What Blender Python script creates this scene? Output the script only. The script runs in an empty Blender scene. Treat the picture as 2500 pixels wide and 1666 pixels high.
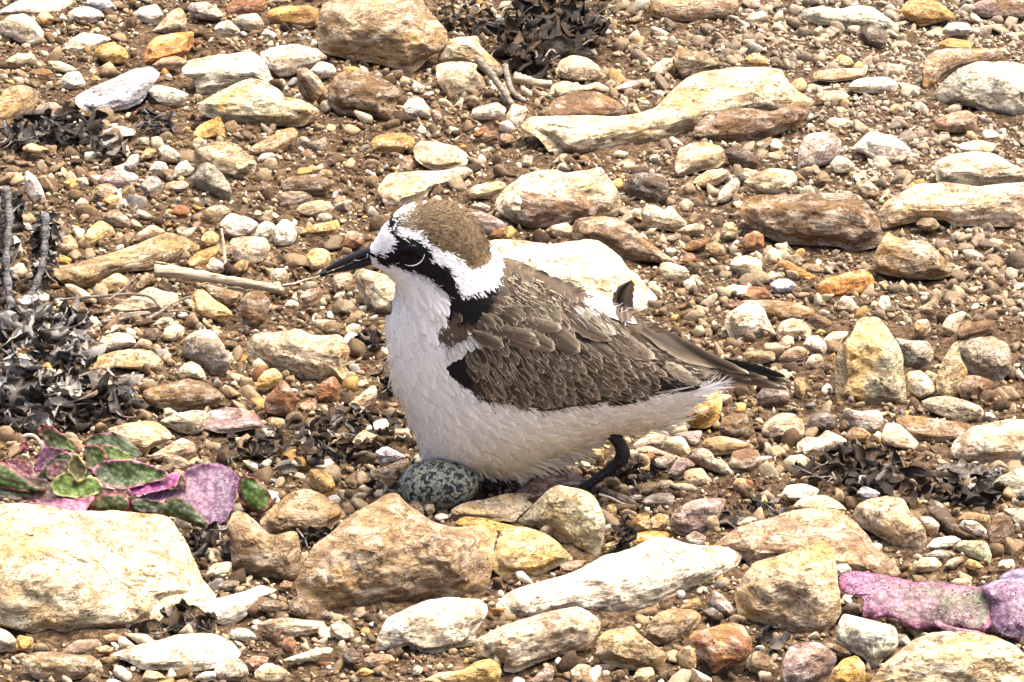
import bpy, math, random
import numpy as np
from mathutils import Vector, noise, geometry

# ---------------------------------------------------------------- camera, light
SC = bpy.context.scene
COL = SC.collection
PITCH = math.radians(20.0)
DIST = 2.0
KPX = 0.36 / 2500 / DIST                      # metres per photo pixel at 1 m depth
FWD = np.array([0, math.cos(PITCH), -math.sin(PITCH)])
UP = np.array([0, math.sin(PITCH), math.cos(PITCH)])
CAM = -DIST * FWD
cam = bpy.data.cameras.new('camera')
cam.sensor_width = 36
cam.lens = 36 * DIST / 0.36
cam.clip_start = 0.05
cam.clip_end = 200
camo = bpy.data.objects.new('camera', cam)
COL.objects.link(camo)
camo.location = CAM
camo.rotation_euler = (math.pi / 2 - PITCH, 0, 0)
SC.camera = camo

SUN_EL, SUN_AZ = math.radians(70), math.radians(60)     # azimuth measured from +y towards +x
w = bpy.data.worlds.new('World')
SC.world = w
w.use_nodes = True
nt = w.node_tree
bg = nt.nodes['Background']
sky = nt.nodes.new('ShaderNodeTexSky')
sky.sky_type = 'NISHITA'
sky.sun_disc = False
sky.sun_elevation = SUN_EL
sky.sun_rotation = SUN_AZ
sky.air_density = 0.7
sky.dust_density = 9.0
sky.ozone_density = 0.6
nt.links.new(sky.outputs[0], bg.inputs[0])
bg.inputs[1].default_value = 0.15
sun = bpy.data.lights.new('sun', 'SUN')
sun.energy = 1.5
sun.angle = math.radians(40)
sun.color = (1.0, 0.95, 0.88)
suno = bpy.data.objects.new('sun', sun)
COL.objects.link(suno)
sd = Vector((math.sin(SUN_AZ) * math.cos(SUN_EL), math.cos(SUN_AZ) * math.cos(SUN_EL), math.sin(SUN_EL)))
suno.rotation_euler = sd.to_track_quat('Z', 'Y').to_euler()
SC.view_settings.view_transform = 'Standard'
SC.view_settings.look = 'None'
SC.view_settings.exposure = 1.55
SC.view_settings.gamma = 1
SC.view_settings.use_curve_mapping = False

RNG = np.random.default_rng(7)
random.seed(11)

# ---------------------------------------------------------------- helpers
def raydir(px, py):
    px = np.asarray(px, float); py = np.asarray(py, float)
    r = (px - 1250) * KPX
    u = -(py - 833) * KPX
    d = FWD + u[..., None] * UP
    d[..., 0] += r
    return d

def gdepth(px, py):                           # depth along the view axis of the ground seen at a photo pixel
    d = raydir(px, py)
    return -CAM[2] / d[..., 2]

def pt(px, py, t):
    return CAM + raydir(px, py) * np.asarray(t, float)[..., None]

def gpt(px, py):
    return pt(px, py, gdepth(px, py))

def project(P):
    v = P - CAM
    t = v @ FWD
    return 1250 + v[..., 0] / t / KPX, 833 - (v @ UP) / t / KPX

def hash3(ix, iy, iz, seed):
    h = (ix * 374761393 + iy * 668265263 + iz * 1274126177 + seed * 362437) & 0xFFFFFFFF
    h = ((h ^ (h >> 13)) * 1103515245) & 0xFFFFFFFF
    h = ((h ^ (h >> 16)) * 69069) & 0xFFFFFFFF
    return (h ^ (h >> 15)) / 4294967295.0

def vnoise(x, y, z=None, seed=0, octv=3, gain=0.5):
    x = np.asarray(x, float); y = np.asarray(y, float)
    z = np.zeros_like(x) if z is None else np.asarray(z, float)
    tot = np.zeros_like(x); amp = 1.0; norm = 0
    for o in range(octv):
        xi, yi, zi = np.floor(x), np.floor(y), np.floor(z)
        fx, fy, fz = x - xi, y - yi, z - zi
        fx, fy, fz = [f * f * (3 - 2 * f) for f in (fx, fy, fz)]
        xi, yi, zi = [a.astype(np.int64) for a in (xi, yi, zi)]
        v = 0
        for dx in (0, 1):
            for dy in (0, 1):
                for dz in (0, 1):
                    v = v + hash3(xi + dx, yi + dy, zi + dz, seed + o) * (fx if dx else 1 - fx) * (fy if dy else 1 - fy) * (fz if dz else 1 - fz)
        tot += amp * (v * 2 - 1); norm += amp
        amp *= gain; x = x * 2.03 + 5.1; y = y * 2.03 + 1.7; z = z * 2.03 + 3.3
    return tot / norm

def inside(poly, X, Y):
    poly = np.asarray(poly, float)
    res = np.zeros(np.shape(X), bool)
    x1, y1 = poly[:, 0], poly[:, 1]
    x2, y2 = np.roll(x1, -1), np.roll(y1, -1)
    for a, b, c, d in zip(x1, y1, x2, y2):
        if b == d: continue
        res ^= ((b > Y) != (d > Y)) & (X < (c - a) * (Y - b) / (d - b) + a)
    return res

def new_mesh(name, verts, faces, mat, smooth=True, cols=None, uvs=None, sharp=None):
    me = bpy.data.meshes.new(name)
    verts = np.asarray(verts, float)
    if isinstance(faces, np.ndarray):
        n = faces.shape[1]
        me.vertices.add(len(verts)); me.vertices.foreach_set('co', verts.ravel().astype(np.float32))
        me.loops.add(faces.size); me.loops.foreach_set('vertex_index', faces.ravel().astype(np.int32))
        me.polygons.add(len(faces)); me.polygons.foreach_set('loop_start', np.arange(0, faces.size, n, dtype=np.int32))
        me.update(calc_edges=True)
        me.validate()
    else:
        me.from_pydata([tuple(v) for v in verts], [], faces)
    if cols is not None:
        at = me.color_attributes.new('col', 'FLOAT_COLOR', 'POINT')
        c = np.ones((len(verts), 4), np.float32); c[:, :3] = cols
        at.data.foreach_set('color', c.ravel())
    if uvs is not None:
        uv = me.uv_layers.new(name='uv')
        li = np.empty(len(me.loops), np.int32); me.loops.foreach_get('vertex_index', li)
        uv.data.foreach_set('uv', np.asarray(uvs, np.float32)[li].ravel())
    if smooth:
        me.polygons.foreach_set('use_smooth', np.ones(len(me.polygons), bool))
        if sharp: me.set_sharp_from_angle(angle=math.radians(sharp))
    if mat: me.materials.append(mat)
    return me

def link(name, me, parent=None, loc=None, color=None):
    o = bpy.data.objects.new(name, me)
    COL.objects.link(o)
    if parent is not None: o.parent = parent
    if loc is not None: o.location = loc
    if color is not None: o.color = color
    return o

def tag(o, label, cat, group=None):
    o['label'] = label; o['category'] = cat
    if group: o['group'] = group
    return o

def local(verts, parent_loc):
    return np.asarray(verts) - np.asarray(parent_loc)

def resample(poly, n):
    p = np.asarray(poly, float)
    q = np.vstack([p, p[:1]])
    s = np.r_[0, np.cumsum(np.hypot(*np.diff(q, axis=0).T))]
    t = np.linspace(0, s[-1], n, endpoint=False)
    return np.c_[np.interp(t, s, q[:, 0]), np.interp(t, s, q[:, 1])]

def chaikin(p, k=1, f=.2):
    p = np.asarray(p, float)
    for _ in range(k):
        q = np.roll(p, -1, 0)
        p = np.stack([(1 - f) * p + f * q, f * p + (1 - f) * q], 1).reshape(-1, 2)
    return p

def tube(pts, rad, nseg=8, ridge=0.0, seed=0):
    pts = np.asarray(pts, float); rad = np.broadcast_to(np.asarray(rad, float), (len(pts),))
    tan = np.gradient(pts, axis=0); tan /= np.linalg.norm(tan, axis=1)[:, None] + 1e-12
    ref = np.array([0.13, 0.3, 0.95])
    V = []
    for i, (p, t) in enumerate(zip(pts, tan)):
        a = np.cross(t, ref); a /= np.linalg.norm(a) + 1e-12
        b = np.cross(t, a)
        for j in range(nseg):
            th = 2 * math.pi * j / nseg
            r = rad[i] * (1 + ridge * math.sin(j * 2.4 + seed + 0.35 * i) + 0.5 * ridge * math.sin(i * 1.7 + j))
            V.append(p + r * (math.cos(th) * a + math.sin(th) * b))
    F = []
    for i in range(len(pts) - 1):
        for j in range(nseg):
            k = (j + 1) % nseg
            F.append((i * nseg + j, i * nseg + k, (i + 1) * nseg + k, (i + 1) * nseg + j))
    F.append(tuple(range(nseg - 1, -1, -1)))
    F.append(tuple(range((len(pts) - 1) * nseg, len(pts) * nseg)))
    return np.array(V), F

def spline(ctrl, n):
    c = np.asarray(ctrl, float)
    s = np.r_[0, np.cumsum(np.linalg.norm(np.diff(c[:, :2], axis=0), axis=1))]; s /= s[-1]
    t = np.linspace(0, 1, n)
    # Catmull-Rom through cubic hermite
    m = np.gradient(c, s, axis=0)
    i = np.clip(np.searchsorted(s, t, 'right') - 1, 0, len(c) - 2)
    h = (s[i + 1] - s[i]); u = ((t - s[i]) / h)[:, None]; h = h[:, None]
    return (2*u**3-3*u**2+1)*c[i] + (u**3-2*u**2+u)*h*m[i] + (-2*u**3+3*u**2)*c[i+1] + (u**3-u**2)*h*m[i+1]

# ---------------------------------------------------------------- materials
class NB:
    def __init__(s, name, rough=0.85, spec=0.2):
        s.m = bpy.data.materials.new(name); s.m.use_nodes = True
        s.t = s.m.node_tree; s.b = s.t.nodes['Principled BSDF']
        s.b.inputs['Roughness'].default_value = rough
        s.b.inputs['Specular IOR Level'].default_value = spec
    def n(s, typ, **kw):
        nd = s.t.nodes.new(typ)
        for k, v in kw.items():
            if k in nd.inputs: nd.inputs[k].default_value = v
            else: setattr(nd, k, v)
        return nd
    def l(s, a, b): s.t.links.new(a, b)
    def noise(s, vec, scale, detail=4, rough=0.55, dist=0.0):
        nd = s.n('ShaderNodeTexNoise', Scale=scale, Detail=detail, Roughness=rough, Distortion=dist)
        if vec is not None: s.l(vec, nd.inputs['Vector'])
        return nd.outputs['Fac']
    def ramp(s, fac, stops):
        nd = s.n('ShaderNodeValToRGB')
        e = nd.color_ramp.elements
        while len(e) < len(stops): e.new(0.5)
        for el, (p, v) in zip(e, stops):
            el.position = p; el.color = (v, v, v, 1) if not isinstance(v, tuple) else (*v, 1)
        s.l(fac, nd.inputs[0])
        return nd.outputs[0]
    def math(s, op, a, b=None):
        nd = s.n('ShaderNodeMath', operation=op)
        for i, v in enumerate((a, b)):
            if v is None: continue
            if isinstance(v, (int, float)): nd.inputs[i].default_value = v
            else: s.l(v, nd.inputs[i])
        return nd.outputs[0]
    def mix(s, fac, a, b, mode='MIX'):
        nd = s.n('ShaderNodeMix', data_type='RGBA', blend_type=mode)
        for sock, v in ((nd.inputs[0], fac), (nd.inputs[6], a), (nd.inputs[7], b)):
            if isinstance(v, (int, float)): sock.default_value = v
            elif isinstance(v, tuple): sock.default_value = (*v, 1)
            else: s.l(v, sock)
        return nd.outputs[2]
    def bump(s, h, strength, dist, prev=None):
        nd = s.n('ShaderNodeBump', Strength=strength, Distance=dist)
        s.l(h, nd.inputs['Height'])
        if prev is not None: s.l(prev, nd.inputs['Normal'])
        return nd.outputs[0]
    def color(s, c): s.l(c, s.b.inputs['Base Color']) if not isinstance(c, tuple) else setattr(s.b.inputs['Base Color'], 'default_value', (*c, 1))
    def normal(s, nrm): s.l(nrm, s.b.inputs['Normal'])

def stone_material():
    k = NB('weathered_stone', 0.9, 0.15)
    tc = k.n('ShaderNodeTexCoord'); oi = k.n('ShaderNodeObjectInfo')
    off = k.n('ShaderNodeVectorMath', operation='SCALE'); off.inputs[0].default_value = (3.1, 7.7, 5.3)
    k.l(oi.outputs['Random'], off.inputs['Scale'])
    add = k.n('ShaderNodeVectorMath', operation='ADD')
    k.l(tc.outputs['Object'], add.inputs[0]); k.l(off.outputs[0], add.inputs[1])
    v = add.outputs[0]
    # bedding: the coordinate squashed along z gives layered streaks
    mp = k.n('ShaderNodeMapping'); mp.inputs['Scale'].default_value = (0.45, 0.45, 1.5); mp.inputs['Rotation'].default_value = (0.5, 0.25, 0)
    k.l(v, mp.inputs['Vector']); lv = mp.outputs[0]
    n_low = k.noise(v, 55, 4, 0.6)
    n_mid = k.noise(lv, 230, 6, 0.68, 0.6)
    n_fine = k.noise(v, 900, 4, 0.7)
    vein = k.ramp(k.noise(lv, 420, 3, 0.6, 1.0), [(0.0, 0.0), (0.455, 0.0), (0.5, 1.0), (0.545, 0.0), (1.0, 0.0)])
    pit = k.ramp(k.noise(v, 620, 2, 0.5), [(0.0, 0.0), (0.60, 0.0), (0.70, 1.0), (1.0, 1.0)])
    base = oi.outputs['Color']
    dirt = k.mix(0.82, base, (0.105, 0.060, 0.030))
    c = k.mix(k.ramp(n_low, [(0.0, 0.0), (0.47, 0.0), (0.66, 0.75), (1.0, 0.85)]), base, dirt)
    lite = k.mix(0.45, base, (0.84, 0.77, 0.64))
    c = k.mix(k.ramp(n_mid, [(0.0, 0.0), (0.48, 0.0), (0.62, 0.6), (1, 0.7)]), c, lite)
    c = k.mix(k.ramp(n_mid, [(0.0, 0.95), (0.36, 0.8), (0.48, 0.0), (1, 0)]), c, dirt)
    ochre = k.math('MULTIPLY', k.ramp(k.noise(v, 42, 3, 0.6, 0.8), [(0, 0), (0.5, 0), (0.62, 1), (1, 1)]), oi.outputs['Alpha'])
    c = k.mix(ochre, c, (0.56, 0.32, 0.075))
    dark = k.mix(0.93, base, (0.055, 0.030, 0.016))
    c = k.mix(k.math('MULTIPLY', vein, k.ramp(k.noise(v, 120, 2), [(0, 0), (0.38, 0.1), (0.56, 0.95), (1, 1)])), c, dark)
    c = k.mix(k.math('MULTIPLY', pit, 0.75), c, dark)
    c = k.mix(0.35, c, k.ramp(n_fine, [(0.3, 0.25), (0.7, 1.0)]), 'OVERLAY')
    k.color(c)
    b = k.bump(n_mid, 0.8, 0.003)
    b = k.bump(n_fine, 0.5, 0.0005, b)
    b = k.bump(k.math('SUBTRACT', 1.0, k.math('ADD', vein, pit)), 0.4, 0.0006, b)
    k.normal(b)
    return k.m

def vcol_material(name, rough=0.85, spec=0.2, fine=None, bump=0.3, dist=0.0004, var=0.35):
    k = NB(name, rough, spec)
    at = k.n('ShaderNodeAttribute', attribute_name='col')
    tc = k.n('ShaderNodeTexCoord')
    c = at.outputs['Color']
    if fine:
        n1 = k.noise(tc.outputs['Object'], fine, 4, 0.65)
        c = k.mix(var, c, k.ramp(n1, [(0.3, 0.15), (0.7, 1.0)]), 'OVERLAY')
        k.normal(k.bump(n1, bump, dist))
    k.color(c)
    return k.m

def ground_material():
    k = NB('dry_soil', 0.95, 0.1)
    tc = k.n('ShaderNodeTexCoord'); v = tc.outputs['Object']
    n1 = k.noise(v, 40, 5, 0.6); n2 = k.noise(v, 420, 5, 0.7); n3 = k.noise(v, 1400, 3, 0.7)
    c = k.mix(k.ramp(n1, [(0.35, 0), (0.65, 1)]), (0.052, 0.031, 0.017), (0.105, 0.068, 0.038))
    c = k.mix(k.ramp(n2, [(0.5, 0), (0.62, 0.9)]), c, (0.20, 0.135, 0.078))
    c = k.mix(k.ramp(n2, [(0.36, 0.8), (0.46, 0)]), c, (0.018, 0.010, 0.006))
    c = k.mix(0.4, c, k.ramp(n3, [(0.3, 0.2), (0.7, 1)]), 'OVERLAY')
    k.color(c)
    b = k.bump(n2, 0.9, 0.002); k.normal(k.bump(n3, 0.8, 0.0007, b))
    return k.m

M_STONE = stone_material()
M_GRAVEL = vcol_material('gravel', 0.9, 0.15, 700, 0.6, 0.0006, 0.5)
M_SOIL = ground_material()

# ---------------------------------------------------------------- stones read off the photograph
VIEW = {'R1': (0, 0, 2.6133), 'R2': (800, 0, 2.6133), 'R3': (1600, 0, 2.6133), 'R4': (0, 530, 2.6133), 'R5': (1600, 530, 2.6133),
        'R6': (0, 1066, 2.6133), 'R7': (800, 1066, 2.6133), 'R8': (1600, 1066, 2.6133), 'M': (1150, 400, 3.92), 'N': (550, 600, 5.227),
        'Q': (550, 860, 5.227), 'S': (1400, 980, 5.227), 'U': (420, 300, 5.227), 'A': (740, 460, 3.92), 'B': (900, 660, 3.92),
        'C': (1350, 650, 3.92), 'D': (900, 930, 3.361), 'L': (0, 1000, 3.361)}

def view_poly(v, txt):
    x0, y0, s = VIEW[v]
    a = np.array([[float(q) for q in p.split(',')] for p in txt.split()])
    return a / s + (x0, y0)

def toks(txt):                                # 'A640,565 B10,20' -> photo pixels
    out = []
    for p in txt.split():
        x0, y0, s = VIEW[p[0]]
        a, b = p[1:].split(',')
        out.append((x0 + float(a) / s, y0 + float(b) / s))
    return np.array(out)

ROCK = {'W': (.68, .59, .44, .18), 'C': (.54, .43, .275, .32), 'T': (.31, .215, .125, .28), 'N': (.175, .11, .062, .15), 'O': (.47, .28, .09, .5), 'A': (.45, .34, .19, .45), 'E': (.47, .33, .14, .4),
        'Y': (.55, .385, .15, .55), 'R': (.25, .11, .05, .25), 'D': (.085, .062, .045, 0), 'G': (.31, .255, .195, .1), 'P': (.25, .175, .15, .1),
        'K': (.40, .39, .39, 0), 'B': (.56, .24, .06, .3), 'S': (.48, .39, .25, .6)}
FORM = {'f': (.24, .30, 1.9, .12, 2.2), 'b': (.56, .22, 1.5, .17, 2.0), 'r': (.45, .35, 1.0, .30, 1.4), 't': (.74, .18, 1.2, .20, 1.8)}

def build_stone(poly, form, rng):
    """A closed rock: front and top facets, rounded rim, buried back. Returns verts, faces, base point."""
    ridge, sf, st, tf, pw = FORM[form]
    poly = chaikin(poly, 1, .13)
    S = math.sqrt(np.ptp(poly[:, 0]) * np.ptp(poly[:, 1]))
    N = int(np.clip(S * 0.45, 30, 150)); nr = int(np.clip(S * 0.13, 8, 36)); nb = max(3, nr // 4)
    B = resample(poly, N)
    cx, cy = B.mean(0)
    W, H = np.ptp(B[:, 0]), np.ptp(B[:, 1]); md = min(W, H)
    # rim roughness
    th = np.arctan2(B[:, 1] - cy, B[:, 0] - cx); sd = int(rng.integers(1e6))
    rad = 1 + 0.05 * vnoise(B[:, 0] / md * 4, B[:, 1] / md * 4, seed=sd, octv=4, gain=.62)
    B = (B - (cx, cy)) * rad[:, None] + (cx, cy)
    yb = B[:, 1].max()
    # the foot of the rock follows the ground: a line under its lower rim
    bx = np.linspace(B[:, 0].min() + W * .08, B[:, 0].max() - W * .08, 12)
    lowy = np.array([B[np.abs(B[:, 0] - q) < W * .09, 1].max() if np.any(np.abs(B[:, 0] - q) < W * .09) else cy for q in bx])
    fm = np.clip(np.polyfit(bx, lowy, 1)[0], -.45, .45)
    foot = lambda x: np.minimum(yb, yb - abs(fm) * W / 2 * .9 + fm * (x - cx))
    # axis the rings shrink onto
    cov = np.cov((B - (cx, cy)).T); ev, evec = np.linalg.eigh(cov)
    ax = evec[:, 1]; pr = (B - (cx, cy)) @ ax; pq = (B - (cx, cy)) @ evec[:, 0]
    hl = max(0.0, (np.ptp(pr) - np.ptp(pq)) * 0.5 * 0.8)
    axpt = np.clip(pr, -hl, hl)[:, None] * ax + (cx, cy)
    slope = rng.normal(0, .12); rj = ridge * rng.uniform(.85, 1.15)
    d1 = rng.uniform(0, 6.28); sidek = rng.uniform(.2, .9) * (1 if rng.random() < .75 else -1); sidex = rng.uniform(.15, .5)
    def contour(x, y):
        hh = np.maximum(foot(x) - y, -.1 * H)
        hr = H * np.clip(rj + slope * (x - cx) / (W / 2) + .10 * vnoise(x / md * 2.2, y * 0 + sd % 97, seed=sd, octv=3), .08, .92)
        e = md * 0.05
        over = hh - hr
        soft = np.where(over / e > 20, over, e * np.log1p(np.exp(np.clip(over / e, -30, 20))))
        z = -(sf * hh + (st - sf) * soft) - (yb - foot(x)) * 2.3
        sx = np.sign(sidek) * (x - cx) / (W / 2) - sidex
        z -= abs(sidek) * W / 2 * 0.5 * np.maximum(0, sx) ** 1.3
        return z
    K = int(np.clip(S / 9, 8, 22))
    nk = rng.normal(size=(K, 3)); nk[:, 2] = np.abs(nk[:, 2]) * .9 + .12; nk /= np.linalg.norm(nk, axis=1)[:, None]
    hk = rng.uniform(.66, .93, K)
    thv = np.arctan2(B[:, 1] - axpt[:, 1], B[:, 0] - axpt[:, 0])
    rs = np.r_[np.linspace(1, 0, nr) ** 0.85]
    V = []
    for r in rs:                              # front
        P = axpt + (B - axpt) * r
        x, y = P.T
        q0, q1 = r * np.cos(thv), r * np.sin(thv)
        dome = np.full(N, math.sqrt(max(0, 1 - r ** (2 * pw))))
        dome = np.minimum(dome, np.min((hk[None] - q0[:, None] * nk[None, :, 0] - q1[:, None] * nk[None, :, 1]) / nk[None, :, 2], 1))
        dome = np.maximum(dome, .0)
        z = contour(x, y) + dome * tf * 1.35 * md
        rim = 1 - r ** 5
        rg = 1 - np.abs(vnoise(x / md * 2.6, y / md * 2.6, z / md * 2.6, sd + 9, 3, .5)) * 2
        z += rim * md * (.10 * vnoise(x / md * 3.2, y / md * 3.2, z / md * 3.2, sd, 5, .6) + .06 * rg + .05 * np.abs(vnoise(x / md * 8, y / md * 8, z / md * 8, sd + 5, 3, .6)))
        V.append(np.c_[x, y, z])
    for r in np.linspace(1, 0, nb + 1)[1:]:   # back
        P = axpt + (B - axpt) * r
        x, y = P.T
        z = contour(x, y) - math.sqrt(max(0, 1 - r ** 2.2)) * md * .5
        V.append(np.c_[x, y, z])
    A = np.vstack(V)
    t0 = float(gdepth(B[np.argmax(B[:, 1]), 0], yb - 0.07 * H))
    t = t0 - A[:, 2] * KPX * t0
    P3 = pt(A[:, 0], A[:, 1], t)
    F = []
    def strip(a, b, flip=False):
        for j in range(N):
            k = (j + 1) % N
            q = (a * N + j, a * N + k, b * N + k, b * N + j)
            F.append(q[::-1] if flip else q)
    area = 0.5 * np.sum(B[:, 0] * np.roll(B[:, 1], -1) - np.roll(B[:, 0], -1) * B[:, 1])
    fl = area < 0
    for i in range(nr - 1): strip(i, i + 1, not fl)
    prev = 0
    for i in range(nr, nr + nb): strip(prev, i, fl); prev = i
    base = gpt(cx, yb)
    return P3, np.array(F), base, S, B

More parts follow.
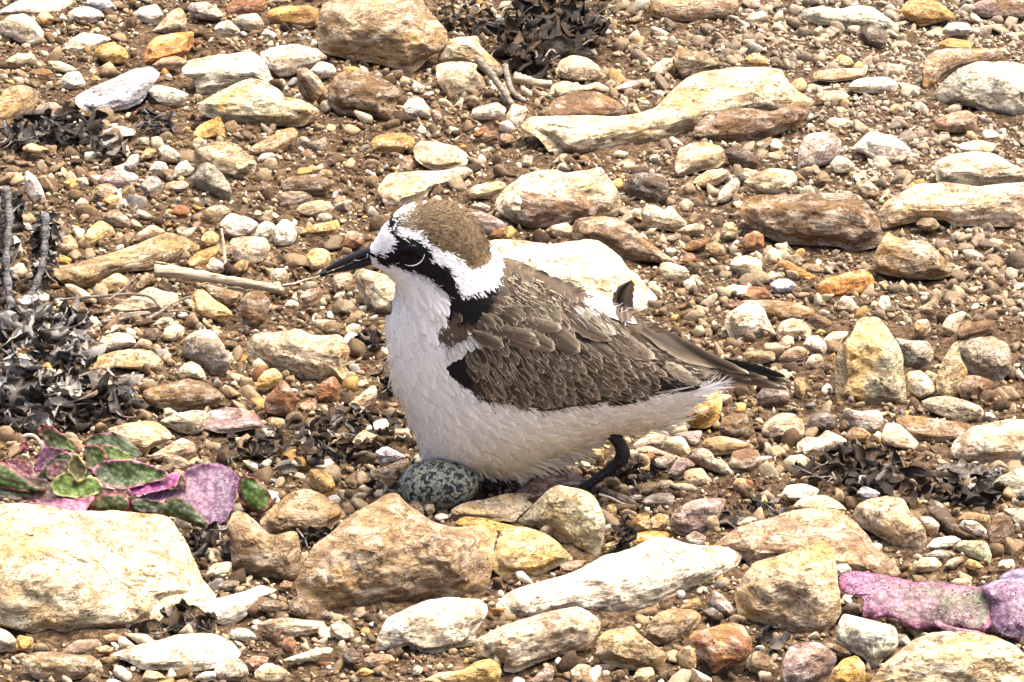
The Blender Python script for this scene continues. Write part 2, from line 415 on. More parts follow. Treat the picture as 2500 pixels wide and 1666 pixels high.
STONE_POLYS = []
STONES = """
@R6
C f|-60,430 100,415 280,440 480,470 680,470 860,480 1030,490 1100,525 1170,635 1210,720 1250,820 1290,910 1390,1035 1240,1070 1080,1110 960,1210 830,1270 560,1290 430,1300 250,1270 60,1230 -60,1200|huge cream boulder with an ochre-stained top, in front of the green and purple succulent
W f|1215,1065 1330,1040 1440,1020 1570,985 1650,950 1720,960 1775,975 1740,1000 1690,1010 1650,1060 1580,1140 1480,1215 1400,1200 1330,1150 1260,1095|thin white flake with a pointed tip, leaning at the corner of the huge cream boulder
T b|1465,560 1480,490 1520,470 1570,490 1640,550 1710,620 1760,630 1860,600 1900,610 1920,720 1925,850 1880,920 1770,935 1680,910 1560,880 1480,850 1465,700|tan stone with a notched top rising to a point, below the bead-covered green leaf end
T r|1645,545 1750,440 1870,350 1960,335 2060,370 2150,420 2220,500 2130,570 2090,640 1980,640 1900,620 1860,620 1760,630 1710,620|rounded tan stone with a crack, between the notched stone and the big block
W f|700,1390 850,1340 970,1310 1130,1265 1280,1250 1400,1265 1480,1310 1550,1385 1480,1440 1400,1470 1250,1500 1080,1490 900,1490 800,1430|flat white slab lying in front of the huge cream boulder
T b|160,1390 250,1370 380,1375 480,1395 560,1390 640,1430 660,1500 560,1540 400,1560 250,1560 160,1500 140,1440|tan stone with a white upper rim in the bottom corner under the huge boulder
C b|1640,1200 1700,1170 1820,1155 1950,1170 2080,1180 2060,1240 1960,1260 1830,1280 1740,1270|cream stone with a mustard-yellow patch, below the big tan block
W f|1790,1430 1900,1390 2020,1350 2130,1345 2110,1390 2000,1420 1880,1450|narrow white sliver lying aslant below the stone with the yellow patch
W r|0,1220 60,1250 115,1310 90,1360 0,1380 -60,1370 -60,1220|white stone cut by the photo's edge below the huge boulder
O r|110,1265 210,1280 220,1340 150,1370 100,1350|small ochre stone tucked under the huge boulder
G f|380,1380 480,1300 620,1290 650,1330 560,1380 450,1400|grey-brown flat stone against the foot of the huge boulder
C r|1310,880 1360,810 1480,795 1475,890 1400,905 1330,895|small cream stone leaning against the side of the notched tan stone
G r|1390,950 1440,915 1530,920 1520,970 1430,985|small grey pebble below the notched tan stone
T r|1780,960 1810,915 1870,930 1860,980 1790,985|small tan pebble between the notched stone and the big block
N r|1640,1060 1740,1040 1830,1060 1850,1110 1750,1130 1660,1110|brown clod beside the pointed tip of the white flake
N r|1840,1060 1900,1010 1980,1060 1990,1130 1920,1165 1850,1130|dark brown clod under the left corner of the big tan block
D r|2045,1130 2080,1105 2130,1140 2110,1175 2050,1170|dark grey chip below the big tan block
R r|1790,1340 1810,1285 1870,1275 1900,1330 1880,1395 1810,1385|rust-brown clod above the narrow white sliver
O b|1960,250 1980,205 2060,210 2110,240 2140,310 2130,370 2060,370 1990,340 1960,300|orange-brown stone among black dead leaves, between the succulent and the egg
C r|940,130 1000,100 1090,45 1160,5 1240,40 1260,100 1180,140 1040,160 980,150|cream stone behind the lilac succulent leaf, with a fist-like outline
C b|1040,110 1140,120 1220,170 1180,215 1080,205 1040,160|small cream stone touching the back of the lilac succulent leaf
G r|1360,1490 1440,1430 1520,1410 1580,1470 1590,1540 1500,1568 1400,1560|grey-brown stone overlapping the end of the flat white slab
W r|1240,1540 1300,1500 1400,1495 1390,1545 1290,1568|small white stone below the flat white slab
W r|1470,1260 1510,1215 1590,1230 1640,1280 1580,1300 1480,1300|whitish stone just past the lower end of the white flake
C r|2100,1200 2170,1190 2250,1220 2260,1290 2180,1310 2110,1260|cream stone right beside the one with the yellow patch
R r|1550,1440 1620,1395 1720,1410 1700,1460 1600,1490|rust-coloured flat stone below the whitish stone near the flat slab
C b|1620,1500 1700,1440 1800,1470 1860,1520 1760,1568 1640,1560|cream angular stone on the bottom edge under the narrow white sliver
T r|655,1275 720,1255 790,1275 760,1310 670,1320|small tan pebble at the foot of the huge boulder
O r|600,1350 680,1330 730,1350 700,1390 620,1390|small ochre pebble beside the flat white slab's tip
C r|930,1490 1010,1500 1060,1540 980,1570 900,1550|small cream stone under the lower rim of the flat white slab
@R4
C r|690,1350 800,1315 920,1300 1010,1310 1080,1370 1105,1410 1030,1450 960,1480 930,1530 850,1500 700,1420|smooth pale stone right behind the tall back leaf of the succulent
C b|1010,1310 1090,1260 1250,1230 1320,1240 1310,1350 1250,1390 1150,1380|cream stone with a rounded nose between the smooth pale stone and the pinkish one
P f|1300,1350 1320,1240 1450,1215 1560,1220 1640,1270 1700,1345 1620,1350 1500,1375 1400,1380|long pinkish tan stone with a flat top, above the black leaf litter
N b|905,1110 960,1090 1100,1060 1200,1030 1320,1060 1400,1110 1445,1160 1380,1200 1250,1230 1100,1240 980,1210 910,1170|rounded brown-tan stone beside the black dead leaf hollow
C b|1130,1000 1150,960 1210,915 1280,950 1310,1000 1320,1050 1240,1040 1140,1030|small pyramid-shaped cream stone on top of the rounded brown-tan stone
G t|1150,880 1170,810 1230,770 1370,770 1420,820 1450,860 1480,940 1430,1020 1350,1030 1300,950 1210,910|grey stone with a rough face behind the small cream pyramid stone
W r|1150,800 1220,740 1290,715 1370,730 1430,820 1440,850 1380,820 1280,780 1200,800|white cap stone lying on the rough grey stone
W r|610,850 640,780 700,740 790,735 860,770 870,810 820,830 740,850 650,870|white stone beside the grey dead plant
T f|590,980 620,890 720,860 830,840 960,850 1050,920 1020,980 920,990 860,970 720,960 650,1000|pale tan flat stone below the white stone at the dead plant's side
C r|1030,760 1060,700 1120,685 1180,700 1170,760 1110,800 1050,790|rounded cream stone below the thin forked twig
T r|850,830 900,770 960,790 980,820 900,840|small tan stone leaning against the white stone near the dead plant
D r|900,780 920,710 1010,710 1020,770 970,800|dark brown clod between the white stone and the rounded cream stone
Y b|1215,500 1260,460 1310,470 1370,530 1440,570 1490,620 1470,650 1380,660 1290,650 1230,620|bright mustard-yellow angular stone below the pale stick
N b|1280,440 1320,425 1450,460 1540,480 1520,540 1440,580 1350,540|brown-grey stone between the mustard-yellow stone and the pale stick
N t|1520,600 1530,530 1590,475 1650,465 1700,500 1730,540 1710,600 1690,680 1620,710 1550,690 1530,650|upright brown stone right of the mustard-yellow stone
C r|970,690 1030,640 1080,640 1070,690 1000,705|small cream pebble under the forked twig
C f|680,600 750,560 850,500 960,440 1040,470 1140,490 1140,560 1060,590 950,600 850,610 760,620|pale cream flat stone crossed by the thin forked twig
T b|600,490 640,410 750,350 830,400 820,450 740,490 650,510|knobbly tan stone under the long ledge stone
T b|860,440 920,370 1000,360 1005,410 930,450 870,465|small tan wedge at the tip of the pale stick
C f|410,430 450,425 530,460 620,530 610,555 520,540 440,480|slim cream chip beside the knobbly tan stone
T f|335,320 480,295 600,260 740,220 880,170 1000,120 1080,95 1180,130 1280,185 1270,210 1170,240 1090,300 950,340 800,350 700,370 600,440 480,460 400,420 340,370|long low tan ledge stone with a thin white upper rim, above the pale stick
Y b|535,150 560,80 640,15 720,60 740,110 690,140 610,185 560,210|yellow-cream blocky stone above the tapering end of the long ledge stone
C r|830,170 880,100 970,45 1060,90 1000,130 880,180|cream stone peeping out above the middle of the long ledge stone
Y r|1280,150 1300,100 1350,85 1400,120 1390,170 1320,195|small yellow stone beside the upright straw and the ledge stone
O f|1190,290 1250,230 1350,190 1410,180 1380,250 1300,330 1220,330|ochre slanting stone under the end of the long ledge stone
T r|370,160 410,115 460,120 500,180 480,230 410,240 360,220|tan rounded stone beside the upright charred stalk of the dead plant
W r|50,190 90,110 130,150 150,230 110,255|white pointed stone between the two dark stalks of the dead plant
O r|350,295 400,240 460,270 440,310|small ochre stone below the tan rounded one by the charred stalk
C b|1470,140 1560,120 1700,130 1730,200 1680,280 1590,320 1500,290 1470,220|cracked cream block below the cluster of white stones
Y r|1950,250 1990,205 2060,200 2110,230 2110,280 2060,330 1990,345 1955,300|round mustard-yellow stone just under the tip of the bird's beak
C r|1720,370 1760,325 1820,330 1850,390 1810,425 1740,415|cream stone at the knotted end of the pale stick
W r|1310,330 1350,250 1420,290 1450,340 1380,370|white triangular chip at the foot of the upright straw
T r|1480,330 1530,270 1590,280 1570,350 1500,370|small tan stone resting against the cracked cream block
@N
T b|1370,420 1400,370 1500,350 1600,340 1640,420 1600,560 1500,590 1400,610|brown-tan stone with a pitted face under the bird's beak
C b|1640,380 1680,310 1760,290 1860,320 2000,350 2100,400 2190,480 2260,560 2240,700 2150,900 1900,900 1800,800 1720,660 1670,500|white-topped brown stone below the bird's throat
W r|740,780 800,700 860,690 940,730 930,790 820,810|small white pebble on bare soil below the stick's knot
T b|940,660 1040,560 1160,540 1240,580 1200,660 1100,730 1010,745|tan stone lying on the bare soil below the beak tip
N b|1220,1100 1270,1000 1350,950 1480,990 1530,1040 1440,1130 1300,1150|smooth brown stone behind the big white-topped stone by the bird's breast
T b|1540,960 1620,840 1740,930 1680,980 1580,1010|small tan pyramid stone near the bird's breast
G b|1370,670 1420,600 1530,570 1520,660 1450,695|pale grey flat chip below the pitted stone under the beak
C b|1530,1120 1550,1030 1620,990 1720,1010 1740,1080 1640,1150 1560,1150|cream stone with a dark base just left of the bird's breast
C b|250,1390 260,1300 290,1220 380,1120 480,1095 650,1110 800,1080 900,1060 1000,1090 1080,1135 1250,1150 1430,1130 1490,1170 1560,1280 1590,1340 1540,1509 1545,1659 1600,1810 1500,1770 1400,1720 1280,1750 1100,1750 950,1700 850,1640 700,1590 480,1540 280,1490|large cream-topped stone with a dark hollowed front, beside the bird's breast
@Q
O b|370,460 420,340 480,260 570,210 650,210 700,260 740,320 700,390 640,440 560,460 450,470|ochre-brown hump in front of the large stone by the bird's breast
R b|490,680 510,560 600,500 660,420 730,345 800,400 850,470 900,560 970,610 900,660 890,780 830,850 760,820 600,800 520,780|rust-brown pyramid-shaped earthy stone left of the bird's belly
R t|1150,540 1170,450 1250,370 1370,305 1430,340 1460,420 1460,540 1430,600 1330,640 1200,630|rust-brown rounded stone standing at the front corner of the large cream-topped stone
C b|1500,740 1600,640 1750,520 1850,440 1900,410 1940,480 1930,600 1800,720 1680,730 1580,740|slanting cream stone beside the bird's belly above the black leaves
C r|1640,440 1720,360 1800,340 1840,400 1760,470|small cream stone above the slanting cream stone by the belly
C r|1580,1200 1660,1080 1770,990 1850,1030 1960,1060 1890,1120 1860,1200 1740,1240|white smooth stone in the leaf litter left of the egg
W f|1780,975 1900,890 2030,845 2090,880 2080,960 1990,1010 1830,1010|white oval stone beside the bird's lower belly
K b|1915,1270 1990,1215 2080,1210 2180,1260 2330,1330 2220,1380 2060,1420 1990,1450 1930,1350|pale blue-grey chip lying beside the egg
C b|1010,1130 1110,1120 1120,1210 1090,1240 985,1250|small square cream stone in the black leaf litter
C f|1175,1165 1270,1110 1420,1085 1490,1150 1430,1180 1300,1190 1240,1240 1200,1240|bent cream stone in the black leaf litter left of the egg
T b|550,840 600,825 750,850 770,930 720,990 610,1000 575,920|small tan cube with a white top, below the rust-brown pyramid
W f|215,1385 320,1370 410,1430 420,1500 370,1530 300,1480|white chip in the litter right behind the lilac succulent leaf
W r|420,1460 500,1370 560,1360 600,1400 570,1470|white pebble next to a white chip behind the bead-covered leaf end
W r|1130,1470 1230,1390 1330,1350 1390,1420 1370,1490 1250,1510|white crumbly stone above the orange-brown stone in the leaf litter
C f|780,1390 930,1385 1020,1450 930,1470 820,1430|pale flat chip in the litter below the square cream stone
R f|960,660 1060,600 1170,660 1140,740 1030,770 970,720|rust-brown flat stone between the earthy pyramid and the rounded rust stone
@R7
E b|1060,860 1065,720 1100,620 1130,580 1240,575 1340,600 1410,630 1470,680 1510,720 1570,785 1500,810 1400,860 1330,900 1200,915 1120,900|ochre stone wedged between the big tan block and the bulging cream stone
C b|1195,545 1270,480 1340,400 1420,330 1470,310 1580,325 1660,350 1710,400 1740,460 1775,550 1765,640 1740,760 1680,790 1600,770 1510,700 1450,650 1410,610 1300,575|bulging cream stone with a yellow crown, below the bird's leg
O f|800,560 860,510 980,515 1100,550 1230,580 1100,640 950,620|ochre-edged flat stone behind the big tan block
C f|775,480 830,440 900,415 1010,400 1150,360 1260,360 1330,380 1300,440 1230,500 1190,550 1100,540 1000,530 870,515 790,505|flat tan slab with a thin white lip, right next to the egg
P b|1180,360 1250,310 1310,240 1370,165 1420,155 1480,190 1560,215 1640,255 1740,300 1750,330 1700,360 1620,340 1480,320 1420,340 1340,395 1260,375|purplish brown peaked stone between the egg and the bird's foot
T b|-211,940 -191,880 -131,790 -81,690 10,620 100,540 200,480 280,430 380,365 450,370 490,420 600,500 700,550 800,575 950,565 1040,580 1080,620 1050,700 1060,800 1030,920 1000,1010 900,1015 800,1025 680,1040 560,1080 400,1095 250,1115 100,1130 0,1130 -110,1140 -150,1090 -190,1010|big tan block with a white top, in front of the egg
W f|1070,1080 1160,985 1300,940 1500,890 1640,830 1760,760 1930,720 2060,650 2150,640 2250,665 2331,690 2451,700 2571,715 2641,745 2611,830 2521,880 2341,960 2211,1040 2091,1090 1900,1160 1750,1170 1600,1120 1300,1170 1200,1190 1130,1150|very large flat white slab slanting up beside the golden-edged rock, below the bulging cream stone
W b|305,1330 330,1250 380,1160 500,1100 640,1040 760,1025 960,1035 1020,1080 1010,1150 950,1250 930,1330 830,1350 700,1390 600,1380 520,1330 430,1360 330,1370|white chunk in front of the big tan block
C b|930,1300 1010,1260 1150,1190 1300,1150 1450,1110 1600,1085 1740,1160 1740,1230 1680,1310 1600,1370 1480,1400 1350,1440 1200,1510 1115,1500 1130,1440 980,1400|cream slab with a dark layered underside, overlapped with the very large white slab
T b|1720,1290 1760,1250 1850,1225 1940,1205 1990,1260 2060,1310 2170,1390 2150,1450 2020,1500 1880,1480 1760,1440 1700,1400 1720,1340|tan earthy stone beside the slab with the dark layered underside
Y b|590,1560 700,1510 860,1490 960,1430 1040,1415 1090,1450 1110,1500 1100,1568 900,1620 650,1620|pale yellow stone on the bottom edge, below the white chunk
P b|1280,1568 1330,1520 1420,1445 1450,1500 1430,1568 1350,1600|dark grey shard on the bottom edge below the layered slab
W r|1180,1550 1210,1530 1260,1550 1250,1600 1180,1600|white pebble on the bottom edge beside the dark grey shard
T t|2215,1400 2260,1350 2310,1330 2352,1380 2352,1480 2320,1510 2250,1470|olive-tan stone left of the rust-red stone
T b|225,1420 290,1385 400,1390 440,1430 400,1475 260,1475|tan stone below the white chunk's left end
O r|160,1520 230,1470 300,1500 260,1540|ochre pebble below the white chunk near the bottom edge
W r|535,1490 570,1455 610,1480 590,1520 545,1520|white pebble above the pale yellow stone
C b|30,1190 80,1170 150,1210 170,1290 100,1300 50,1260|small cream stone under the big tan block, beside dark clods
D r|95,1370 150,1340 215,1380 230,1440 160,1460 100,1430|dark brown clod left of the white chunk's foot
T r|1540,1500 1600,1450 1680,1460 1700,1540 1640,1600 1560,1590|tan lump right of the dark grey shard
C r|1940,1550 1980,1480 2070,1470 2090,1520 2030,1580|cream pebble on the bottom edge below the tan earthy stone
T b|1480,820 1560,790 1660,790 1640,830 1570,875 1490,865|small tan stone between the ochre wedge and the very large white slab
O r|1940,570 1970,500 2040,480 2060,530 2060,610 1960,610|ochre rounded stone right of the bulging cream stone
O b|2060,520 2110,490 2175,500 2180,570 2100,610 2060,600|rusty ochre stone touching the purple-grey stone's side
B f|1950,690 1960,620 2050,600 2180,610 2170,650 2050,680|bright orange flat stone at the upper edge of the very large white slab
C r|490,440 560,375 600,420 620,500 560,520|small cream stone leaning against the front of the egg
T r|600,420 680,430 690,480 640,510 610,470|small tan pebble touching the egg's lower side
N b|260,220 400,180 520,130 510,250 450,330 380,350 290,330|dark brown angular stone under the pale blue-grey chip
Y r|1770,690 1840,660 1850,720 1770,745|small yellowish stone beside the black charred stump
G r|2280,640 2340,600 2420,640 2380,700 2300,690|small greyish stone between the orange flat stone and the tan triangular rock
@S
W b|755,570 820,500 930,440 1000,370 1080,355 1160,390 1230,450 1170,500 1150,590 1050,590 960,560 860,610 780,610|bright white stone right behind the bird's leg joint
C b|1155,520 1230,450 1350,440 1430,480 1470,570 1510,620 1470,690 1360,690 1230,650 1160,590|brown-faced stone with a white crown, beside the bright white one by the leg
T f|760,620 950,560 1080,610 1200,660 1350,700 1300,750 1180,720 1000,680 850,660|flat tan stone under the bright white stone by the bird's leg
P f|1250,430 1400,390 1640,370 1640,420 1600,520 1550,590 1490,580 1430,470|flat purple-grey stone below the bird's vent
T b|1620,560 1680,480 1850,440 2000,460 2200,520 2310,560 2270,620 2080,650 1900,680 1780,690 1700,620|long tan stone below the dark ochre rock under the tail
C b|1450,720 1530,640 1620,590 1720,610 1790,680 1800,730 1900,750 1960,790 1990,860 2070,920 1980,970 1860,920 1680,860 1560,800|cream stone with a broad flat shoulder, two stones right of the bird's foot
N b|1980,830 2000,740 2030,640 2200,600 2352,620 2420,760 2380,860 2250,910 2080,920|dark brown rounded stone above the scattered small stones right of the foot
G b|1000,820 1040,730 1180,690 1310,680 1310,760 1240,840 1180,920 1100,890|greyish tan stone in the shade just right of the bird's foot
P b|1190,940 1240,860 1340,720 1450,720 1560,810 1470,890 1420,970 1330,1010|purplish tan pointed stone right of the bird's foot
C b|1410,1000 1420,900 1500,860 1640,850 1700,930 1775,1010 1700,1070 1560,1100 1450,1080|cream speckled stone shaped like a shark fin
T r|760,1120 820,1060 950,1030 1050,1030 1070,1080 1000,1140 940,1190 860,1180|olive-tan rounded stone below the dark hollow by the bird's foot
C b|1090,1080 1100,1010 1240,1000 1300,1070 1220,1120 1120,1120|small pale stone beside the olive-tan rounded stone
G b|910,1240 990,1190 1120,1170 1250,1170 1300,1230 1260,1340 1100,1360 920,1330 870,1290|grey-tan stone above the purple-grey stone
P b|1245,1568 1255,1450 1330,1370 1480,1280 1650,1240 1900,1230 1950,1260 1900,1380 1860,1500 1760,1660 1640,1740 1400,1720 1300,1690|purple-grey topped stone above the corner of the very large white slab
R r|2030,1050 2080,980 2180,980 2300,1070 2270,1130 2120,1150 2040,1130|rust-brown rounded stone right of the shark-fin stone
C r|700,1210 780,1190 880,1200 860,1250 760,1270|small cream chip beside the dark olive shard
Y b|90,580 120,570 230,610 300,600 390,550 480,570 400,650 380,750 280,770 200,740 140,660|two-lobed yellow-cream stone under the belly beside the leg
C r|690,660 740,610 830,640 800,710 710,730|small cream stone touching the back of the bird's leg
C r|620,790 700,760 750,770 720,820|tiny pale pebble behind the bird's lower leg
R r|860,780 900,680 990,640 1050,690 1000,780 930,840|rust-striped rounded stone in the shade behind the bird's foot
D f|300,1150 400,1100 560,1160 720,1220 830,1310 880,1400 740,1370 560,1260 420,1210|long dark olive shard slanting below the bird's foot
T r|360,480 400,450 470,490 470,545 380,565|small tan pebble between the belly and the leg
Y r|410,1400 440,1320 520,1310 560,1400 540,1480 450,1480|yellowish lump under the thin white straw, beside the bulging cream stone
@R1
W f|-40,100 0,70 100,10 200,-20 400,-20 480,10 420,50 330,90 230,95 120,85|white slab cut by the photo's top corner
W b|-40,170 60,95 150,85 220,130 280,200 280,260 200,295 120,280 80,250 -40,220|big white rounded rock below the white corner slab
O r|230,115 260,75 310,80 350,120 320,160 260,160|ochre stone touching the big white rounded rock
W b|430,90 480,50 560,40 640,70 670,110 600,145 520,150 450,120|white stone with a yellowish left side near the top edge
K r|510,20 580,0 700,0 750,60 700,95 640,75|white-grey stone at the top edge behind another white stone
W b|840,95 900,45 1000,25 1050,100 1000,155 960,165 900,135|bright white blocky stone near the top edge left of a peaked one
C b|960,210 1030,140 1090,70 1150,45 1190,100 1190,195 1100,215|peaked cream stone with a dark front above the orange rock
G r|1190,65 1220,20 1320,10 1390,50 1450,110 1380,135 1250,125|grey-tan stone near the top edge right of the peaked one
R b|1440,100 1440,40 1500,-20 1690,-20 1710,40 1650,95 1540,90|rust-brown rock cut by the top edge
O b|1690,115 1720,60 1820,40 1960,35 2040,60 2030,165 1950,170 1840,150 1760,140|ochre-brown block left of the big dark-faced boulder
C b|1470,135 1520,100 1640,80 1690,160 1640,205 1560,195|cream stone below the rust-brown rock at the top
W r|1360,185 1400,140 1470,130 1540,200 1480,225 1400,220|white stone left of the cream one below the rust-brown rock
W r|1660,225 1700,180 1770,220 1740,260|small white pebble in front of the ochre-brown block
B b|910,410 940,290 1000,230 1120,210 1240,200 1230,290 1190,350 1060,380 960,420|bright orange-topped rock above the grey slab
O r|600,320 650,280 720,270 800,310 825,370 760,415 680,405 610,365|ochre oval stone with a dark hollow face
W f|410,310 450,250 530,205 640,220 720,250 640,285 590,320 500,340|white long stone running into the ochre oval stone
T b|960,425 1030,370 1130,355 1210,395 1150,440 1050,450|tan stone between the orange-topped rock and the white boulder
K f|480,620 560,570 700,510 850,440 970,420 1030,470 960,570 900,660 800,700 660,725 550,725 480,670|long blue-grey slab with a flat top, slanting
W r|380,515 430,460 510,455 550,540 500,575 420,565|white blocky stone at the lower end of the blue-grey slab
N b|185,465 210,440 330,445 350,510 250,520|brown flat stone amid pale gravel
W b|1155,440 1220,380 1400,350 1600,330 1680,370 1730,470 1770,560 1700,550 1600,520 1480,570 1360,600 1260,600 1240,510 1170,480|broad white boulder with a hollow front, below the orange-topped rock
W b|1650,340 1740,300 1880,280 2020,310 2100,370 2000,415 1860,485 1770,495 1710,410|white stone with a greenish front, behind the broad white boulder
S b|1240,660 1290,650 1400,580 1520,530 1600,500 1680,510 1780,570 1810,620 1900,630 2000,670 2050,720 1930,815 1760,805 1640,790 1560,800 1440,800 1340,750 1270,710|wide tan rock with a bright yellow patch
O b|1225,860 1260,810 1330,770 1400,740 1430,800 1440,890 1380,870 1310,890 1260,910|ochre prong-shaped stone jutting out from the rock with the yellow patch
W b|930,565 1000,540 1100,560 1210,600 1190,645 1100,665 1000,655|white-topped stone with a dark front below the blue-grey slab's end
T t|1895,440 1950,430 2020,480 2080,560 2130,640 2060,685 1950,650 1900,570|tan stone with a yellow edge, beside the arched brown rock
W r|1970,455 2040,390 2120,410 2150,450 2100,495 2050,505|white stone behind the tan one with the yellow edge
T b|-40,660 40,560 150,540 240,570 250,640 200,720 100,800 -40,830|tan boulder cut by the photo's edge above the dead stalks
G b|210,710 260,660 350,650 420,700 380,760 280,770|tan-grey stone beside the tan edge boulder
W f|640,840 760,800 870,830 860,865 740,880|thin white sliver among dark twigs
T r|140,940 200,910 320,950 250,990 150,970|tan flat pebble below the dark litter
W t|150,1140 170,1080 230,1130 270,1200 300,1290 210,1300 165,1230|tall white stone standing beside the dead plant's top
B r|400,1165 450,1135 500,1150 480,1190 420,1190|small orange pebble right of the tall white stone
W r|480,1140 550,1130 570,1180 520,1205|small white pebble touching the orange one
G r|610,1160 680,1090 780,1080 890,1120 860,1195 760,1215 660,1200|grey-tan stone above the rounded tan one
T r|580,1240 620,1180 700,1170 770,1220 700,1280 610,1270|rounded tan stone behind the orange pebble
B r|650,1275 700,1235 765,1250 760,1305 680,1325|orange pebble in front of the rounded tan stone
G r|890,1190 930,1130 1000,1120 1050,1180 1010,1255 930,1255|grey-brown round stone left of a grey white-edged rock
T b|650,1370 740,1330 820,1390 840,1450 760,1455 690,1435|tan stone above the yellow-cream block
W b|1005,945 1060,920 1160,990 1140,1050 1040,1020|white angular stone left of the yellowish boulder
Y r|890,1000 940,940 1000,960 970,1010 900,1020|yellow pebble left of the white angular stone
W b|785,1065 830,990 890,980 880,1060 830,1095|white chip left of the yellow pebble
W b|945,1090 990,1025 1060,1040 1085,1110 1010,1115|white stone in a pair above the grey white-edged rock
C r|870,885 950,870 950,935 890,930|small cream block next to the ochre prong stone
O r|570,505 600,475 650,510 590,535|small orange chip above the blue-grey slab
C r|30,390 110,340 210,340 240,390 150,430 60,430|pale crumbly stone below the big white rounded rock
C r|300,390 380,390 450,420 500,450 430,470 340,450|pale crumbly stone left of the white blocky one
@U
A r|275,540 270,400 290,310 400,270 520,250 660,240 800,250 880,310 900,360 970,390 1030,450 1080,500 1060,600 1000,690 880,710 800,750 680,710 500,640 380,600|large yellowish tan rounded boulder below the prong stone
G t|200,740 310,620 340,540 440,500 560,540 640,640 720,760 770,880 740,1010 640,980 560,940 400,870 310,820|grey rock with a curved white edge, in front of the yellowish boulder
W b|15,710 40,570 110,500 190,480 240,550 300,590 220,670 120,680|white stone at the left foot of the yellowish boulder
T r|-80,860 -80,780 0,750 160,740 220,790 190,870 60,880|tan oblong stone left of the grey white-edged rock
T f|940,350 1100,250 1300,150 1450,70 1540,60 1620,110 1580,200 1500,260 1470,340 1380,390 1200,410 1050,410|long pale tan stone rising to the right, beside the yellowish boulder
W f|1080,470 1150,390 1290,380 1320,430 1230,470 1110,500|flat white chip under the long pale tan stone
G b|1580,280 1620,180 1700,170 1760,230 1850,240 1950,170 1980,230 1970,330 1900,400 1800,370 1680,320|grey-cream stone with two peaks
N b|1370,870 1400,750 1500,690 1700,660 1870,655 1960,700 2090,750 2030,830 1970,930 1850,940 1700,930 1500,910|tan-topped stone with a dark hollow front, upper one of a stacked pair
N b|1370,1060 1390,890 1500,870 1700,880 1790,940 1800,980 1650,1030 1560,1090 1430,1090|brown slab, lower one of a stacked pair above the beak
C b|1560,1140 1640,1040 1770,1000 1920,990 2040,1040 2080,1090 2000,1140 1880,1170 1720,1190|cream lens-shaped stone below the stacked pair
W r|1830,1250 1880,1160 1980,1150 2050,1190 2030,1270 1920,1290|small white stone below the cream lens-shaped stone
O b|1620,1430 1700,1330 1850,1290 2000,1260 2110,1230 2150,1320 2080,1440 1930,1440 1750,1440|ochre-brown stone left of the bird's forehead
N r|1100,880 1130,780 1220,750 1290,830 1240,900|brown pebble right of the grey white-edged rock
T b|350,1220 420,1110 520,1060 620,1040 720,1080 760,1130 680,1190 600,1290 500,1310 400,1290|tan stone above the cluster of white stones
R b|-10,1120 60,1050 180,1060 230,1110 190,1200 80,1230 0,1200|rust-brown dark stone left of the tan one above the white cluster
W b|605,1300 680,1190 760,1150 860,1180 980,1210 1110,1280 1090,1350 1000,1440 850,1460 720,1440 640,1350|white block with a cracked face, leftmost of the white cluster
W b|1040,1450 1110,1300 1200,1250 1330,1300 1290,1400 1280,1510 1150,1540 1050,1510|white stone in the middle of the white cluster
W b|1290,1490 1310,1330 1400,1240 1480,1230 1540,1300 1600,1420 1560,1530 1450,1578 1320,1570|white and grey stone at the beak-side end of the white cluster
R b|2200,1578 2210,1420 2300,1370 2420,1420 2440,1568 2300,1610|rust-brown stone between the round yellow stone and the bird's forehead
T r|1820,700 1900,600 2000,590 2060,650 2050,700 1930,710|tan pebble behind the tan-topped stacked stone
W r|2040,960 2060,880 2110,860 2130,920 2080,980|small white pebble right of the stacked pair
C r|1040,1170 1070,1110 1130,1120 1150,1180 1080,1210|small cream pebble above the white cluster
@R2
T b|-60,110 -30,30 40,-20 350,-20 560,-20 620,30 690,110 770,200 770,270 720,330 640,360 600,430 540,475 450,475 430,440 350,420 250,395 120,370 20,350 -60,320|biggest boulder on the top edge, dark-faced with a bright right flank
C b|690,400 730,300 800,240 960,230 970,290 1060,370 1130,440 1100,500 1000,470 960,430 850,420|cream stone with a slanting top beside the biggest boulder
C b|690,420 760,395 870,390 960,415 940,450 980,480 1020,560 900,610 760,610 700,520|cream stone with a rough brown foot, in front of the slanting cream one
N b|0,540 60,470 170,440 280,470 380,520 490,600 440,660 410,770 370,800 300,750 180,750 60,730 0,640|arched brown rock with a pale rim, below the biggest boulder
W r|530,560 560,510 620,560 600,595 550,590|small white pebble below the biggest boulder's tip
W b|470,690 520,630 600,620 650,690 670,740 580,750 480,735|white stone with a dark side right of the arched brown rock
R b|650,710 720,680 730,770 680,790|small rust-brown stone touching a white one
W b|1350,275 1390,235 1490,225 1590,290 1690,290 1730,360 1650,375 1540,350 1440,360 1380,320|white wavy-topped stone in front of the black leaf heap
C r|1450,460 1480,390 1560,350 1660,370 1740,430 1780,490 1700,520 1550,520 1480,500|cream dome-shaped stone below the white wavy-topped one
C r|1410,620 1430,540 1510,515 1640,550 1720,520 1800,560 1820,600 1700,590 1560,620 1460,650|cream stone with a pink tinge above the flat brown slab
N f|1400,690 1450,630 1560,590 1700,580 1820,630 1900,690 1850,740 1700,750 1500,750 1410,730|flat brown slab left of the whale-backed rock
W b|910,735 930,690 1080,650 1140,690 1130,745 1040,760 950,770|white stone at the lower end of the grey dead branch
W b|1140,740 1180,655 1280,690 1250,775 1200,835 1150,790|white upright stone at the foot of the dead branch
